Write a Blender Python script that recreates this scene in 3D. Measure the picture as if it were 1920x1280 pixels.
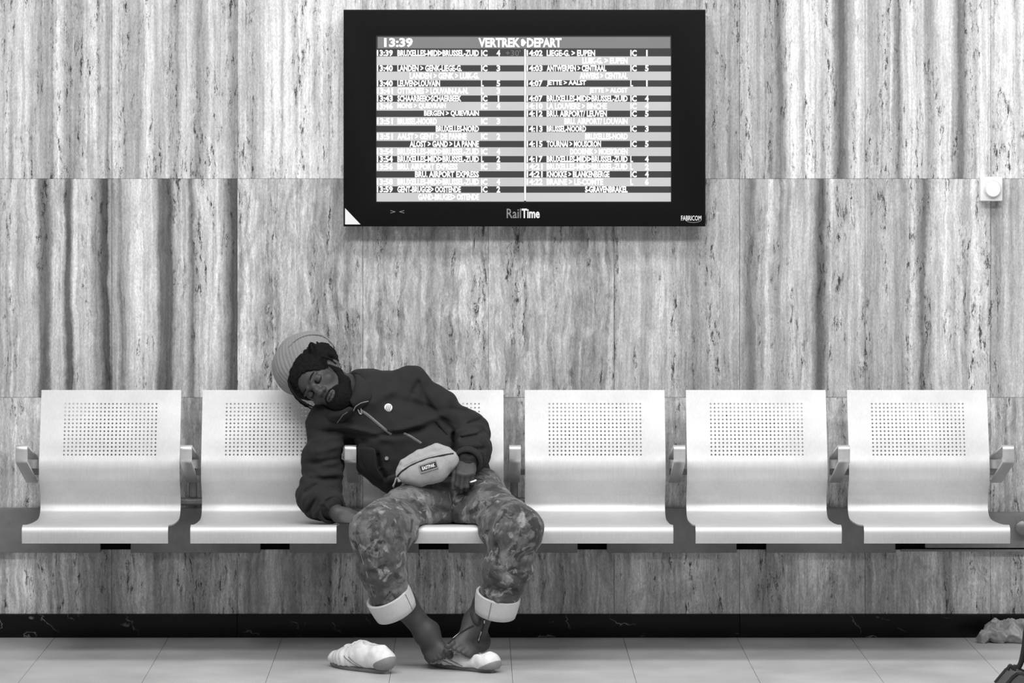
import bpy, bmesh, math, random
import numpy as np
from mathutils import Vector, Matrix

for o in list(bpy.data.objects):
    bpy.data.objects.remove(o)
SC = bpy.context.scene
COL = SC.collection

# ------------------------------------------------------------------ camera
F = 7136.0          # focal length in pixels of the 1920 frame
DW = 13.62          # camera to wall
CH = 1.84           # camera height
VX, VY = 885.0, 230.0   # where the straight-ahead direction falls in the frame
cam = bpy.data.cameras.new('camera')
cam.sensor_width = 36.0
cam.lens = F / 1920.0 * 36.0
cam.shift_x = (960.0 - VX) / 1920.0
cam.shift_y = -(640.0 - VY) / 1920.0
cam.clip_end = 100
camo = bpy.data.objects.new('camera', cam)
COL.objects.link(camo)
camo.location = (0, -DW, CH)
camo.rotation_euler = (math.pi / 2, 0, 0)
SC.camera = camo

# ------------------------------------------------------------------ light
w = bpy.data.worlds.new('station_hall_ambient')
SC.world = w
w.use_nodes = True
w.node_tree.nodes['Background'].inputs[0].default_value = (0.8, 0.8, 0.8, 1)
w.node_tree.nodes['Background'].inputs[1].default_value = 0.35

def area(name, loc, size, power, rot=(0, 0, 0)):
    l = bpy.data.lights.new(name, 'AREA')
    l.shape = 'RECTANGLE'
    l.size, l.size_y = size
    l.energy = power
    o = bpy.data.objects.new(name, l)
    COL.objects.link(o)
    o.location = loc
    o.rotation_euler = rot
    return o
area('ceiling_light_strip', (0.5, -2.2, 4.3), (7.0, 0.7), 142, (math.radians(6), 0, 0))
area('ceiling_light_strip', (0.9, -4.6, 4.3), (7.0, 0.8), 275, (math.radians(8), 0, 0))

SC.view_settings.view_transform = 'Standard'
SC.view_settings.look = 'None'
SC.view_settings.gamma = 1.0
SC.view_settings.use_curve_mapping = False
SC.view_settings.exposure = 0.02

# ------------------------------------------------------------------ helpers
rnd = random.Random(7)

def P(px, py, y):
    """point seen at pixel (px, py) whose distance in front of the wall is -y"""
    D = DW + y
    return Vector(((px - VX) / F * D, y, CH - (py - VY) / F * D))

def V3(*a):
    return np.array(a, float)

def tag(o, label=None, cat=None, group=None, kind=None):
    if label: o['label'] = label
    if cat: o['category'] = cat
    if group: o['group'] = group
    if kind: o['kind'] = kind
    return o

def empty(name, loc=(0, 0, 0)):
    o = bpy.data.objects.new(name, None)
    o.empty_display_size = 0.05
    COL.objects.link(o)
    o.location = loc
    return o

def world_loc(o):
    p = Vector((0, 0, 0))
    while o is not None:
        p += o.location
        o = o.parent
    return p

def link(name, me, mat, parent=None, loc=None):
    """mesh coordinates are world coordinates; moved under parent / to an origin"""
    o = bpy.data.objects.new(name, me)
    COL.objects.link(o)
    base = world_loc(parent) if parent else Vector((0, 0, 0))
    if loc is not None:
        me.transform(Matrix.Translation(-Vector(loc)))
        o.location = Vector(loc) - base
    elif parent:
        me.transform(Matrix.Translation(-base))
    o.parent = parent
    if mat and not me.materials:
        me.materials.append(mat)
    return o

def mesh(name, v, f, smooth=True, sharp=None):
    me = bpy.data.meshes.new(name)
    me.from_pydata([tuple(x) for x in v], [], [tuple(x) for x in f])
    me.polygons.foreach_set('use_smooth', [smooth] * len(me.polygons))
    if sharp: me.set_sharp_from_angle(angle=math.radians(sharp))
    me.update()
    return me

def bm_mesh(name, bm, smooth=False, sharp=None):
    me = bpy.data.meshes.new(name)
    bm.to_mesh(me)
    bm.free()
    me.polygons.foreach_set('use_smooth', [smooth or bool(sharp)] * len(me.polygons))
    if sharp: me.set_sharp_from_angle(angle=math.radians(sharp))
    return me

def box_bm(lo, hi, bevel=0.0, seg=2, bm=None):
    own = bm is None
    b = bmesh.new()
    bmesh.ops.create_cube(b, size=1)
    lo, hi = Vector(lo), Vector(hi)
    c, s = (lo + hi) / 2, hi - lo
    for v in b.verts:
        v.co = Vector((v.co.x * s.x, v.co.y * s.y, v.co.z * s.z)) + c
    if bevel:
        bmesh.ops.bevel(b, geom=list(b.edges), offset=bevel, segments=seg, affect='EDGES', profile=0.5)
    if own: return b
    t = bpy.data.meshes.new('t'); b.to_mesh(t); b.free()
    bm.from_mesh(t); bpy.data.meshes.remove(t)
    return bm

def box(name, lo, hi, mat, parent=None, bevel=0.0, loc=None, seg=2):
    return link(name, bm_mesh(name, box_bm(lo, hi, bevel, seg), sharp=35 if bevel else None), mat, parent, loc)

def tube_mesh(name, pts, r, n=8, closed=False, flat=None):
    """tube along a polyline; r number or list; flat=(axis, scale) squashes the section"""
    pts = [Vector(p) for p in pts]
    m = len(pts)
    rs = r if isinstance(r, (list, tuple)) else [r] * m
    v, f = [], []
    ref = None
    for i, p in enumerate(pts):
        a = pts[(i - 1) % m] if (closed or i > 0) else p
        b = pts[(i + 1) % m] if (closed or i < m - 1) else p
        t = (b - a).normalized()
        if ref is None:
            ref = t.orthogonal().normalized()
        ref = (ref - t * ref.dot(t)).normalized()
        s = t.cross(ref)
        for k in range(n):
            an = 2 * math.pi * k / n
            q = (ref * math.cos(an) + s * math.sin(an)) * rs[i]
            if flat:
                ax = Vector(flat[0])
                q = q - ax * q.dot(ax) * (1 - flat[1])
            v.append(p + q)
    for i in range(m if closed else m - 1):
        for k in range(n):
            a, b = i * n + k, i * n + (k + 1) % n
            c, d = ((i + 1) % m) * n + (k + 1) % n, ((i + 1) % m) * n + k
            f.append((a, b, c, d))
    if not closed:
        f.append(tuple(range(n))[::-1])
        f.append(tuple((m - 1) * n + k for k in range(n)))
    return mesh(name, v, f, True, 50)

def spline(pts, n=8):
    """Catmull-Rom through points"""
    pts = [Vector(p) for p in pts]
    out = []
    for i in range(len(pts) - 1):
        p0, p1, p2 = pts[max(i - 1, 0)], pts[i], pts[i + 1]
        p3 = pts[min(i + 2, len(pts) - 1)]
        for k in range(n):
            t = k / n
            out.append(0.5 * ((2 * p1) + (p2 - p0) * t + (2 * p0 - 5 * p1 + 4 * p2 - p3) * t * t
                              + (3 * p1 - p0 - 3 * p2 + p3) * t ** 3))
    out.append(pts[-1])
    return out

# ------------------------------------------------------------------ materials
def srgb(v):
    return v / 12.92 if v <= 0.04045 else ((v + 0.055) / 1.055) ** 2.4

class NT:
    def __init__(self, name):
        self.m = bpy.data.materials.new(name)
        self.m.use_nodes = True
        self.t = self.m.node_tree
        self.b = self.t.nodes['Principled BSDF']
    def n(self, kind, **kw):
        nd = self.t.nodes.new('ShaderNode' + kind)
        for k, v in kw.items(): setattr(nd, k, v)
        return nd
    def l(self, a, b):
        self.t.links.new(a, b)
    def val(self, sock, v):
        if isinstance(v, (int, float)): sock.default_value = v
        elif isinstance(v, tuple): sock.default_value = v
        else: self.l(v, sock)
    def math(self, op, a, b=0.0, clamp=False):
        nd = self.n('Math', operation=op, use_clamp=clamp)
        self.val(nd.inputs[0], a); self.val(nd.inputs[1], b)
        return nd.outputs[0]
    def ramp(self, fac, stops, interp='LINEAR'):
        nd = self.n('ValToRGB')
        cr = nd.color_ramp
        cr.interpolation = interp
        while len(cr.elements) > 1: cr.elements.remove(cr.elements[-1])
        cr.elements[0].position = stops[0][0]
        c = stops[0][1]; cr.elements[0].color = (c, c, c, 1)
        for p, c in stops[1:]:
            e = cr.elements.new(p); e.color = (c, c, c, 1)
        self.val(nd.inputs[0], fac)
        return nd.outputs[0]
    def noise(self, vec, scale, detail=3, rough=0.5, dist=0.0):
        nd = self.n('TexNoise')
        self.l(vec, nd.inputs['Vector'])
        nd.inputs['Scale'].default_value = scale
        nd.inputs['Detail'].default_value = detail
        nd.inputs['Roughness'].default_value = rough
        nd.inputs['Distortion'].default_value = dist
        return nd.outputs[0]
    def mapping(self, vec, scale=(1, 1, 1), loc=(0, 0, 0)):
        nd = self.n('Mapping')
        self.l(vec, nd.inputs[0])
        nd.inputs['Scale'].default_value = scale
        nd.inputs['Location'].default_value = loc
        return nd.outputs[0]
    def mix(self, fac, a, b, mode='MIX'):
        nd = self.n('Mix', data_type='RGBA', blend_type=mode)
        self.val(nd.inputs[0], fac)
        for s, v in ((nd.inputs[6], a), (nd.inputs[7], b)):
            if isinstance(v, (int, float)): s.default_value = (v, v, v, 1)
            else: self.l(v, s)
        return nd.outputs[2]
    def bump(self, h, strength=0.3, dist=0.01):
        nd = self.n('Bump')
        nd.inputs['Strength'].default_value = strength
        nd.inputs['Distance'].default_value = dist
        self.l(h, nd.inputs['Height'])
        self.l(nd.outputs[0], self.b.inputs['Normal'])
    def obj(self):
        return self.n('TexCoord').outputs['Object']
    def world(self):
        return self.n('NewGeometry').outputs['Position']

def plain(name, v, rough=0.6, metal=0.0, var=0.0, scale=30, bump=0.0, sheen=0.0, spec=0.5):
    """grey of sRGB value v with faint procedural variation"""
    k = NT(name)
    lv = srgb(v)
    nz = k.noise(k.obj(), scale, 4)
    k.l(k.ramp(nz, [(0.3, lv * (1 - var)), (0.7, lv * (1 + var))]), k.b.inputs['Base Color'])
    k.b.inputs['Roughness'].default_value = rough
    k.b.inputs['Metallic'].default_value = metal
    k.b.inputs['Specular IOR Level'].default_value = spec
    if sheen: k.b.inputs['Sheen Weight'].default_value = sheen
    if bump: k.bump(nz, bump, 0.002)
    return k.m

def px2x(px):            # wall pixel -> world x
    return (px - VX) / F * DW

def travertine(name, bands, seed, cl=1.0, wp=1.0, fz=3.6, pits=0.48):
    """vertical banded travertine: bands are (wall pixel, grey) pairs of the stone's own layers"""
    k = NT(name)
    pos = k.world()
    sep = k.n('SeparateXYZ'); k.l(pos, sep.inputs[0])
    wv = k.mapping(pos, (3.0, 0, 1.7), (seed, 0, seed))
    w1 = k.noise(wv, 1.0, 2, 0.5)
    w2 = k.noise(k.mapping(pos, (14.0, 0, 6.0), (seed * 2, 0, 0)), 1.0, 3, 0.6)
    off = k.math('ADD', k.math('MULTIPLY', k.math('SUBTRACT', w1, 0.5), 0.06 * wp),
                 k.math('MULTIPLY', k.math('SUBTRACT', w2, 0.5), 0.035 * wp))
    w3 = k.noise(k.mapping(pos, (70, 0, 48), (seed, 0, 1)), 1.0, 3, 0.6)
    off = k.math('ADD', off, k.math('MULTIPLY', k.math('SUBTRACT', w3, 0.5), 0.012))
    x = k.math('ADD', sep.outputs[0], off)
    lo, hi = px2x(-60), px2x(1980)
    t = k.math('DIVIDE', k.math('SUBTRACT', x, lo), hi - lo)
    half = [b for b in bands if b[0] < 960], [b for b in bands if b[0] >= 960]
    rs = []
    for h in half:
        h = sorted(h)[:32]
        rs.append(k.ramp(t, [((b[0] + 60) / 2040.0, srgb(b[1])) for b in h]))
    col = k.mix(k.math('GREATER_THAN', t, 1020 / 2040.0), rs[0], rs[1])
    # warped coordinates for the fine layering
    cmb = k.n('CombineXYZ'); k.l(x, cmb.inputs[0]); k.l(sep.outputs[2], cmb.inputs[2])
    cmb.inputs[1].default_value = seed
    fine = k.noise(k.mapping(cmb.outputs[0], (58, 1, fz)), 1.0, 5, 0.68, 0.4 * wp)
    col = k.mix(1.0, col, k.ramp(fine, [(0.28, 0.66), (0.5, 1.06), (0.72, 1.40)]), 'MULTIPLY')
    layer = k.noise(k.mapping(cmb.outputs[0], (26, 1, .5), (1, 0, 6)), 1.0, 2, 0.5)
    col = k.mix(1.0, col, k.ramp(layer, [(0.40, 0.80), (0.47, 1.0), (0.53, 1.0), (0.57, 1.13), (0.60, 0.92)]), 'MULTIPLY')
    cloud = k.noise(k.mapping(cmb.outputs[0], (17, 1, 6)), 1.0, 5, 0.66, 1.8)
    col = k.mix(1.0, col, k.ramp(cloud, [(0.3, 1 - .42 * cl), (0.5, 0.98), (0.72, 1 + .32 * cl)]), 'MULTIPLY')
    vn = k.noise(k.mapping(cmb.outputs[0], (19, 1, 3.0), (5, 0, 2)), 1.0, 4, 0.6, 1.4)
    vd = k.math('ABSOLUTE', k.math('SUBTRACT', vn, 0.5))
    vein = k.ramp(vd, [(0.0, 1.34), (0.03, 1.06), (0.07, 0.97)])
    col = k.mix(0.8 * cl, col, vein, 'MULTIPLY')
    grain = k.noise(k.mapping(pos, (210, 1, 90)), 1.0, 3, 0.7)
    col = k.mix(1.0, col, k.ramp(grain, [(0.3, 0.72), (0.7, 1.22)]), 'MULTIPLY')
    # pits: short vertical holes gathered along some layers
    pit = k.noise(k.mapping(cmb.outputs[0], (72, 1, 13), (3, 0, 1)), 1.0, 6, 0.85)
    where = k.noise(k.mapping(cmb.outputs[0], (22, 1, 1.6), (9, 0, 4)), 1.0, 2, 0.5)
    pm = k.math('MULTIPLY', k.ramp(pit, [(0.555, 0), (0.61, 1)]), k.ramp(where, [(pits, 0.0), (pits + .08, 1)]))
    col = k.mix(k.math('MULTIPLY', pm, 0.95), col, srgb(0.11))
    k.l(col, k.b.inputs['Base Color'])
    k.b.inputs['Roughness'].default_value = 0.45
    k.bump(k.math('SUBTRACT', k.math('MULTIPLY', grain, 0.35), pm), 0.5, 0.004)
    return k.m

BA = [(-60,0.73),(0,0.75),(28,0.77),(38,0.88),(52,0.86),(60,0.71),(88,0.73),(94,0.59),(100,0.61),(106,0.90),(118,0.75),(126,0.65),(146,0.63),
      (158,0.82),(190,0.78),(203,0.59),(215,0.86),(240,0.69),(264,0.65),(274,0.88),(292,0.75),(328,0.71),(334,0.44),(342,0.90),(358,0.75),
      (374,0.61),(396,0.80),(430,0.71),(440,0.41),(448,0.84),(480,0.71),(505,0.86),
      (960,0.71),(1330,0.71),(1365,0.63),(1400,0.73),(1440,0.65),(1466,0.42),(1476,0.84),(1512,0.87),(1545,0.73),(1560,0.88),(1568,0.34),(1582,0.41),
      (1592,0.63),(1604,0.86),(1622,0.73),(1650,0.71),(1668,0.80),(1686,0.44),(1696,0.88),(1722,0.82),(1738,0.63),(1752,0.67),(1762,0.90),(1782,0.80),
      (1798,0.39),(1810,0.67),(1838,0.88),(1862,0.78),(1888,0.92),(1905,0.80),(1920,0.86),(1980,0.82)]
BB = [(-60,0.71),(0,0.63),(8,0.80),(58,0.82),(68,0.80),(76,0.43),(90,0.37),(97,0.78),(114,0.80),(124,0.34),(131,0.35),(137,0.78),(165,0.80),
      (180,0.63),(192,0.28),(203,0.30),(208,0.69),(222,0.71),(230,0.34),(236,0.80),(262,0.82),(288,0.78),(300,0.37),(322,0.37),(332,0.78),
      (352,0.73),(360,0.34),(372,0.75),(404,0.82),(418,0.73),(429,0.33),(441,0.31),
      (960,0.67),(1050,0.69),(1110,0.61),(1200,0.75),(1270,0.71),(1310,0.61),(1360,0.71),(1388,0.65),(1408,0.42),(1420,0.63),(1445,0.82),(1458,0.63),
      (1490,0.78),(1518,0.75),(1532,0.36),(1545,0.37),(1552,0.78),(1590,0.75),(1622,0.69),(1628,0.61),(1660,0.71),(1690,0.63),(1715,0.80),
      (1732,0.44),(1758,0.84),(1800,0.78),(1842,0.82),(1862,0.61),(1890,0.75),(1920,0.78),(1980,0.71)]
# the piece between the left dark bands and the middle of row two is evener stone
BB2 = [(446,.82),(480,.73),(520,.67),(560,.75),(600,.72),(645,.62),(690,.70),(750,.73),(800,.65),(850,.70),(920,.72),(959,.66)]
BC = [(-60,0.71),(0,0.71),(34,0.86),(75,0.88),(110,0.78),(135,0.86),(165,0.69),(205,0.55),(240,0.71),(262,0.83),(296,0.57),(330,0.73),(366,0.57),
      (400,0.67),(425,0.81),(446,0.78),(480,0.64),(515,0.83),(545,0.61),(580,0.71),(612,0.55),(650,0.73),(700,0.71),(740,0.83),(800,0.73),(850,0.83),
      (890,0.71),(930,0.61),
      (960,0.67),(1010,0.78),(1060,0.69),(1110,0.73),(1150,0.67),(1200,0.78),(1240,0.69),(1290,0.78),(1340,0.71),(1390,0.78),(1430,0.67),(1480,0.81),
      (1530,0.83),(1580,0.71),(1622,0.67),(1680,0.71),(1720,0.86),(1766,0.86),(1772,0.59),(1800,0.78),(1850,0.86),(1870,0.71),(1900,0.67),(1980,0.71)]  # greys of this row lifted to offset the shade under the seats

# the second row has more layers than one ramp takes, so its middle slabs use their own material
M = {}
M['stone_upper'] = travertine('travertine_upper', BA, 3.1, .45, .40, 1.1, .46)
M['stone_left'] = travertine('travertine_left', BB, 5.7, .55, .65, 2.0, .50)
M['stone_middle'] = travertine('travertine_middle', BB2 + [b for b in BB if b[0] >= 960], 8.3, .95, 1.0, 3.0, .50)
M['stone_lower'] = travertine('travertine_lower', BC, 1.9, .8, .8, 2.6, .48)
M['mortar'] = plain('mortar', 0.55, 0.9)

def steel(name, v, rough, metal):
    k = NT(name)
    p = k.obj()
    br = k.noise(k.mapping(p, (220, 220, 2.5)), 1.0, 3, 0.6)
    sm = k.noise(k.mapping(p, (5, 5, 6)), 1.0, 3, 0.55)
    lv = srgb(v)
    col = k.mix(1.0, k.ramp(br, [(0.3, lv * 0.94), (0.7, lv * 1.04)]), k.ramp(sm, [(0.3, 0.92), (0.65, 1.03)]), 'MULTIPLY')
    k.l(col, k.b.inputs['Base Color'])
    k.b.inputs['Metallic'].default_value = metal
    k.l(k.ramp(sm, [(0.3, rough + 0.06), (0.7, rough - 0.04)]), k.b.inputs['Roughness'])
    return k.m
M['steel'] = steel('brushed_seat_steel', 0.80, 0.46, 0.45)
M['arm_steel'] = steel('satin_arm_steel', 0.82, 0.36, 0.7)
M['rail_paint'] = plain('grey_rail_paint', 0.50, 0.55, 0.2, 0.08, 40)
M['slot_shadow'] = plain('slot_shadow', 0.04, 0.8, spec=0.1)  # black stands in for the shadow inside the bracket slots
M['bracket'] = plain('bracket_steel', 0.5, 0.45, 0.7, 0.05)

def floor_mat():
    k = NT('polished_floor_stone')
    p = k.world()
    a = k.noise(k.mapping(p, (3, 3, 1)), 1.0, 4, 0.6)
    b = k.noise(k.mapping(p, (160, 160, 1)), 1.0, 2, 0.6)
    col = k.mix(1.0, k.ramp(a, [(0.3, srgb(.67)), (0.7, srgb(.75))]), k.ramp(b, [(0.3, .93), (.7, 1.06)]), 'MULTIPLY')
    k.l(col, k.b.inputs['Base Color'])
    k.l(k.ramp(a, [(.3, .38), (.7, .5)]), k.b.inputs['Roughness'])
    return k.m
M['floor'] = floor_mat()

def marble():
    k = NT('black_veined_marble')
    p = k.world()
    wv = k.n('TexWave', wave_type='BANDS', bands_direction='DIAGONAL')
    k.l(k.mapping(p, (1.6, 0.3, 2.4)), wv.inputs[0])
    wv.inputs['Scale'].default_value = 2.3
    wv.inputs['Distortion'].default_value = 9.0
    wv.inputs['Detail'].default_value = 4
    wv.inputs['Detail Scale'].default_value = 2.2
    vein = k.ramp(wv.outputs[1], [(0.985, 0), (0.998, 1)])
    br = k.noise(k.mapping(p, (6, 1, 9)), 1.0, 3)
    msk = k.math('MULTIPLY', vein, k.ramp(br, [(.55, 0), (.66, .5)]))
    k.l(k.mix(msk, srgb(.04), srgb(.6)), k.b.inputs['Base Color'])
    k.b.inputs['Roughness'].default_value = 0.35
    k.b.inputs['Specular IOR Level'].default_value = 0.25
    return k.m
M['marble'] = marble()

M['bezel'] = plain('black_bezel', 0.045, 0.6, 0, 0.08, 60, spec=0.12)
M['bezel_edge'] = plain('bezel_edge', 0.2, 0.45, 0.2)
M['white_plastic'] = plain('white_plastic', 0.93, 0.4, 0, 0.02)

def emis(name, v, s=1.0):
    k = NT(name)
    k.b.inputs['Base Color'].default_value = (0.02, 0.02, 0.02, 1)
    nz = k.noise(k.obj(), 4, 1)
    k.l(k.ramp(nz, [(.3, srgb(v) * .93), (.7, srgb(v) * 1.05)]), k.b.inputs['Emission Color'])
    k.b.inputs['Emission Strength'].default_value = s
    k.b.inputs['Roughness'].default_value = 0.35
    return k.m
M['disp_dark'] = emis('display_dark_row', 0.17)
M['disp_light'] = emis('display_light_row', 0.80)
M['disp_head'] = emis('display_header', 0.50)
M['disp_text'] = emis('display_text', 1.0, 1.3)
M['disp_dim'] = emis('display_dim_text', 0.42)
M['print_white'] = plain('printed_white', 0.9, 0.5)
M['print_grey'] = plain('printed_grey', 0.5, 0.5)
M['zip_grey'] = plain('zip_grey', 0.40, 0.45, 0.2, 0.2, 300)

# clothing and skin
def skin():
    k = NT('dark_skin')
    p = k.obj()
    a = k.noise(p, 18, 4, 0.6)
    b = k.noise(p, 260, 2, 0.5)
    k.l(k.ramp(a, [(.3, srgb(.205)), (.7, srgb(.265))]), k.b.inputs['Base Color'])
    k.b.inputs['Roughness'].default_value = 0.58
    k.b.inputs['Subsurface Weight'].default_value = 0.06
    k.b.inputs['Subsurface Radius'].default_value = (0.01, 0.01, 0.01)
    k.bump(b, 0.12, 0.001)
    return k.m
M['skin'] = skin()
M['nail'] = plain('nail', 0.6, 0.35)
M['sole_skin'] = plain('sole_skin', 0.52, 0.55)
M['lip'] = plain('lip_skin', 0.34, 0.45, 0, 0.05)

def fabric(name, v, var, scale=9, weave=700, rough=0.92, sheen=0.10):
    k = NT(name)
    p = k.obj()
    a = k.noise(p, scale, 4, 0.6)
    b = k.noise(p, weave, 2, 0.5)
    lv = srgb(v)
    col = k.mix(1.0, k.ramp(a, [(.3, lv * (1 - var)), (.7, lv * (1 + var))]), k.ramp(b, [(.3, .85), (.7, 1.12)]), 'MULTIPLY')
    k.l(col, k.b.inputs['Base Color'])
    k.b.inputs['Roughness'].default_value = rough
    k.b.inputs['Sheen Weight'].default_value = sheen
    k.b.inputs['Sheen Roughness'].default_value = 0.5
    k.b.inputs['Sheen Tint'].default_value = (min(1, lv * 5), min(1, lv * 5), min(1, lv * 5), 1)
    k.bump(b, 0.25, 0.0012)
    return k.m
M['jacket'] = fabric('dark_fleece_jacket', 0.115, 0.12)
M['jacket_rib'] = fabric('dark_rib_knit', 0.12, 0.1)
M['cap'] = fabric('knitted_cap', 0.52, 0.08, 12, 420)
M['bag'] = fabric('light_canvas_bag', 0.64, 0.06, 14, 600)
M['bag_dark'] = fabric('dark_webbing', 0.16, 0.1)
M['cuff'] = fabric('light_denim_reverse', 0.76, 0.06, 16, 650)
M['shirt'] = fabric('grey_shirt', 0.36, 0.1)
M['hair'] = plain('black_hair', 0.055, 0.85, 0, 0.5, 160, 0.6, spec=0.2)
M['metal'] = plain('zip_metal', 0.72, 0.35, 0.8, 0.1, 200)
M['white_enamel'] = plain('white_enamel', 0.95, 0.4)
M['strap'] = plain('black_strap', 0.09, 0.7)

def camo_mat():
    k = NT('camouflage_denim')
    p = k.obj()
    w1 = k.noise(k.mapping(p, (1, 1, .7)), 12, 4, 0.6, 0.7)
    w2 = k.noise(k.mapping(p, (1, 1, 1.25), (4, 7, 2)), 16, 4, 0.6, 0.9)
    w3 = k.noise(k.mapping(p, (1, 1, 1), (9, 1, 5)), 24, 4, 0.55, 0.8)
    base = k.mix(k.ramp(w1, [(.46, 0), (.56, 1)]), srgb(.27), srgb(.41))
    base = k.mix(k.ramp(w2, [(.53, 0), (.60, 1)]), base, srgb(.17))
    base = k.mix(k.ramp(w3, [(.57, 0), (.66, .8)]), base, srgb(.58))
    fade = k.noise(p, 60, 4, 0.7)
    base = k.mix(1.0, base, k.ramp(fade, [(.3, .68), (.7, 1.3)]), 'MULTIPLY')
    k.l(base, k.b.inputs['Base Color'])
    k.b.inputs['Roughness'].default_value = 0.9
    k.b.inputs['Sheen Weight'].default_value = 0.15
    k.bump(k.noise(p, 600, 2), 0.25, 0.0012)
    return k.m
M['camo'] = camo_mat()
M['shoe'] = plain('worn_white_leather', 0.86, 0.6, 0, 0.12, 45, 0.25)
M['shoe_grey'] = plain('grey_heel_patch', 0.52, 0.6, 0, 0.08, 60)
M['shoe_sole'] = plain('worn_rubber_sole', 0.46, 0.7, 0, 0.1)
M['shoe_in'] = plain('shoe_lining', 0.3, 0.9)

# ------------------------------------------------------------------ the room
PX = F / DW                      # pixels per metre on the wall
slab_w = 235.4 / PX
slab_h = 410.0 / PX
joint0 = px2x(445.0)
zA = CH - (335 - VY) / PX        # joint between first and second row
wall = tag(box('wall_back', (-4.2, 0.012, 0), (4.6, 0.12, zA + 2 * slab_h + .9), M['mortar']), kind='structure')
slab_cache = {}
def slab_mesh(h):
    key = round(h, 4)
    if key not in slab_cache:
        slab_cache[key] = bm_mesh('stone_slab', box_bm((0, -.002, 0), (slab_w - .0010, .012, h - .0010), 0.0007, 1))
    return slab_cache[key]
base_h = 0.083
rows = [(zA + slab_h, slab_h, 'stone_upper'), (zA, slab_h, 'stone_upper'), (zA - slab_h, slab_h, 'B'), (base_h, zA - slab_h - base_h, 'stone_lower')]
for z0, h, mt in rows:
    for c in range(-4, 10):
        x0 = joint0 + c * slab_w
        mname = mt
        if mt == 'B': mname = 'stone_left' if (c < 0 or c >= 3) else 'stone_middle'
        o = bpy.data.objects.new('stone_slab', slab_mesh(h))
        COL.objects.link(o)
        o.parent = wall
        o.location = (x0 + .0005, rnd.uniform(-.0006, .0006), z0 + .0005)
        if not slab_mesh(h).materials: slab_mesh(h).materials.append(M[mname])
        o.material_slots[0].link = 'OBJECT'
        o.material_slots[0].material = M[mname]

bb = tag(empty('baseboard_back', (0, 0, 0)), kind='structure')
for c in range(-2, 5):
    x0 = joint0 + c * 2 * slab_w
    box('baseboard_piece', (x0 + .0008, -.014, 0.0005), (x0 + 2 * slab_w - .0008, .012, base_h), M['marble'], bb, 0.0012)

floor = tag(box('floor', (-7, -16, -.06), (7, .12, -.004), M['mortar']), kind='structure')
tile_w = 213.0 / PX
tile_l = 1.30
t0x = px2x(103.0)
tm = bm_mesh('floor_tile', box_bm((0, -tile_l + .0012, -.004), (tile_w - .0014, 0, 0), 0.0006, 1))
tm.materials.append(M['floor'])
for r in range(0, 12):
    for c in range(-7, 18):
        o = bpy.data.objects.new('floor_tile', tm)
        COL.objects.link(o); o.parent = floor
        o.location = (t0x + c * tile_w + .0011, -r * tile_l - .014, 0)

# ------------------------------------------------------------------ wall rail the seats hang from
rail = tag(empty('wall_rail', (0, 0, .36)), 'long grey painted steel rail on the stone wall behind the seats', 'rail')
YR = -.035
def railx(px): return (px - VX) / F * (DW + YR)
def railz(py): return CH - (py - VY) / F * (DW + YR)
slots = [(188, 245), (488, 543), (785, 841), (1083, 1138), (1381, 1437), (1679, 1735)]
edges = [-160] + [e for s in slots for e in s] + [2110]
for i in range(0, len(edges), 2):
    zb = railz(1036) if i < len(edges) - 2 else railz(1027)
    zt = railz(953) if i < len(edges) - 2 else railz(961)
    box('cover_plate', (railx(edges[i]), YR, zb), (railx(edges[i + 1]), -.0015, zt), M['rail_paint'], rail, .002)
box('back_channel', (railx(-160), YR + .02, railz(1031)), (railx(2110), -.0015, railz(965)), M['slot_shadow'], rail)
box('lower_flange', (railx(1690), YR + .008, railz(1034)), (railx(2110), -.0015, railz(1030)), M['rail_paint'], rail)
knob = P(1917, 990, YR - .03)
link('rail_knob', tube_mesh('rail_knob', [knob + Vector((.0, .032, 0)), knob + Vector((0, .012, 0)), knob + Vector((0, .010, 0)), knob, knob + Vector((0, -.006, 0))],
                            [.012, .012, .026, .026, .018], 16), M['bracket'], rail)

# ------------------------------------------------------------------ steel seats
pitch = 0.57
seat_w = 0.4945
YB = -0.15                        # plane of the backrest's top edge
prof = [(0.0, .894), (.014, .845), (.034, .78), (.053, .72), (.066, .675), (.0755, .645), (.080, .620), (.0785, .600), (.0715, .580),
        (.059, .560), (.045, .541), (.034, .523), (.029, .505), (.032, .486), (.044, .466), (.074, .452), (.14, .447), (.30, .453),
        (.42, .461), (.52, .470), (.562, .4745), (.582, .470), (.590, .456), (.590, .438), (.586, .417)]
pl = [(p.x, p.z) for p in spline([(a, 0, b) for a, b in prof], 5)]

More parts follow.
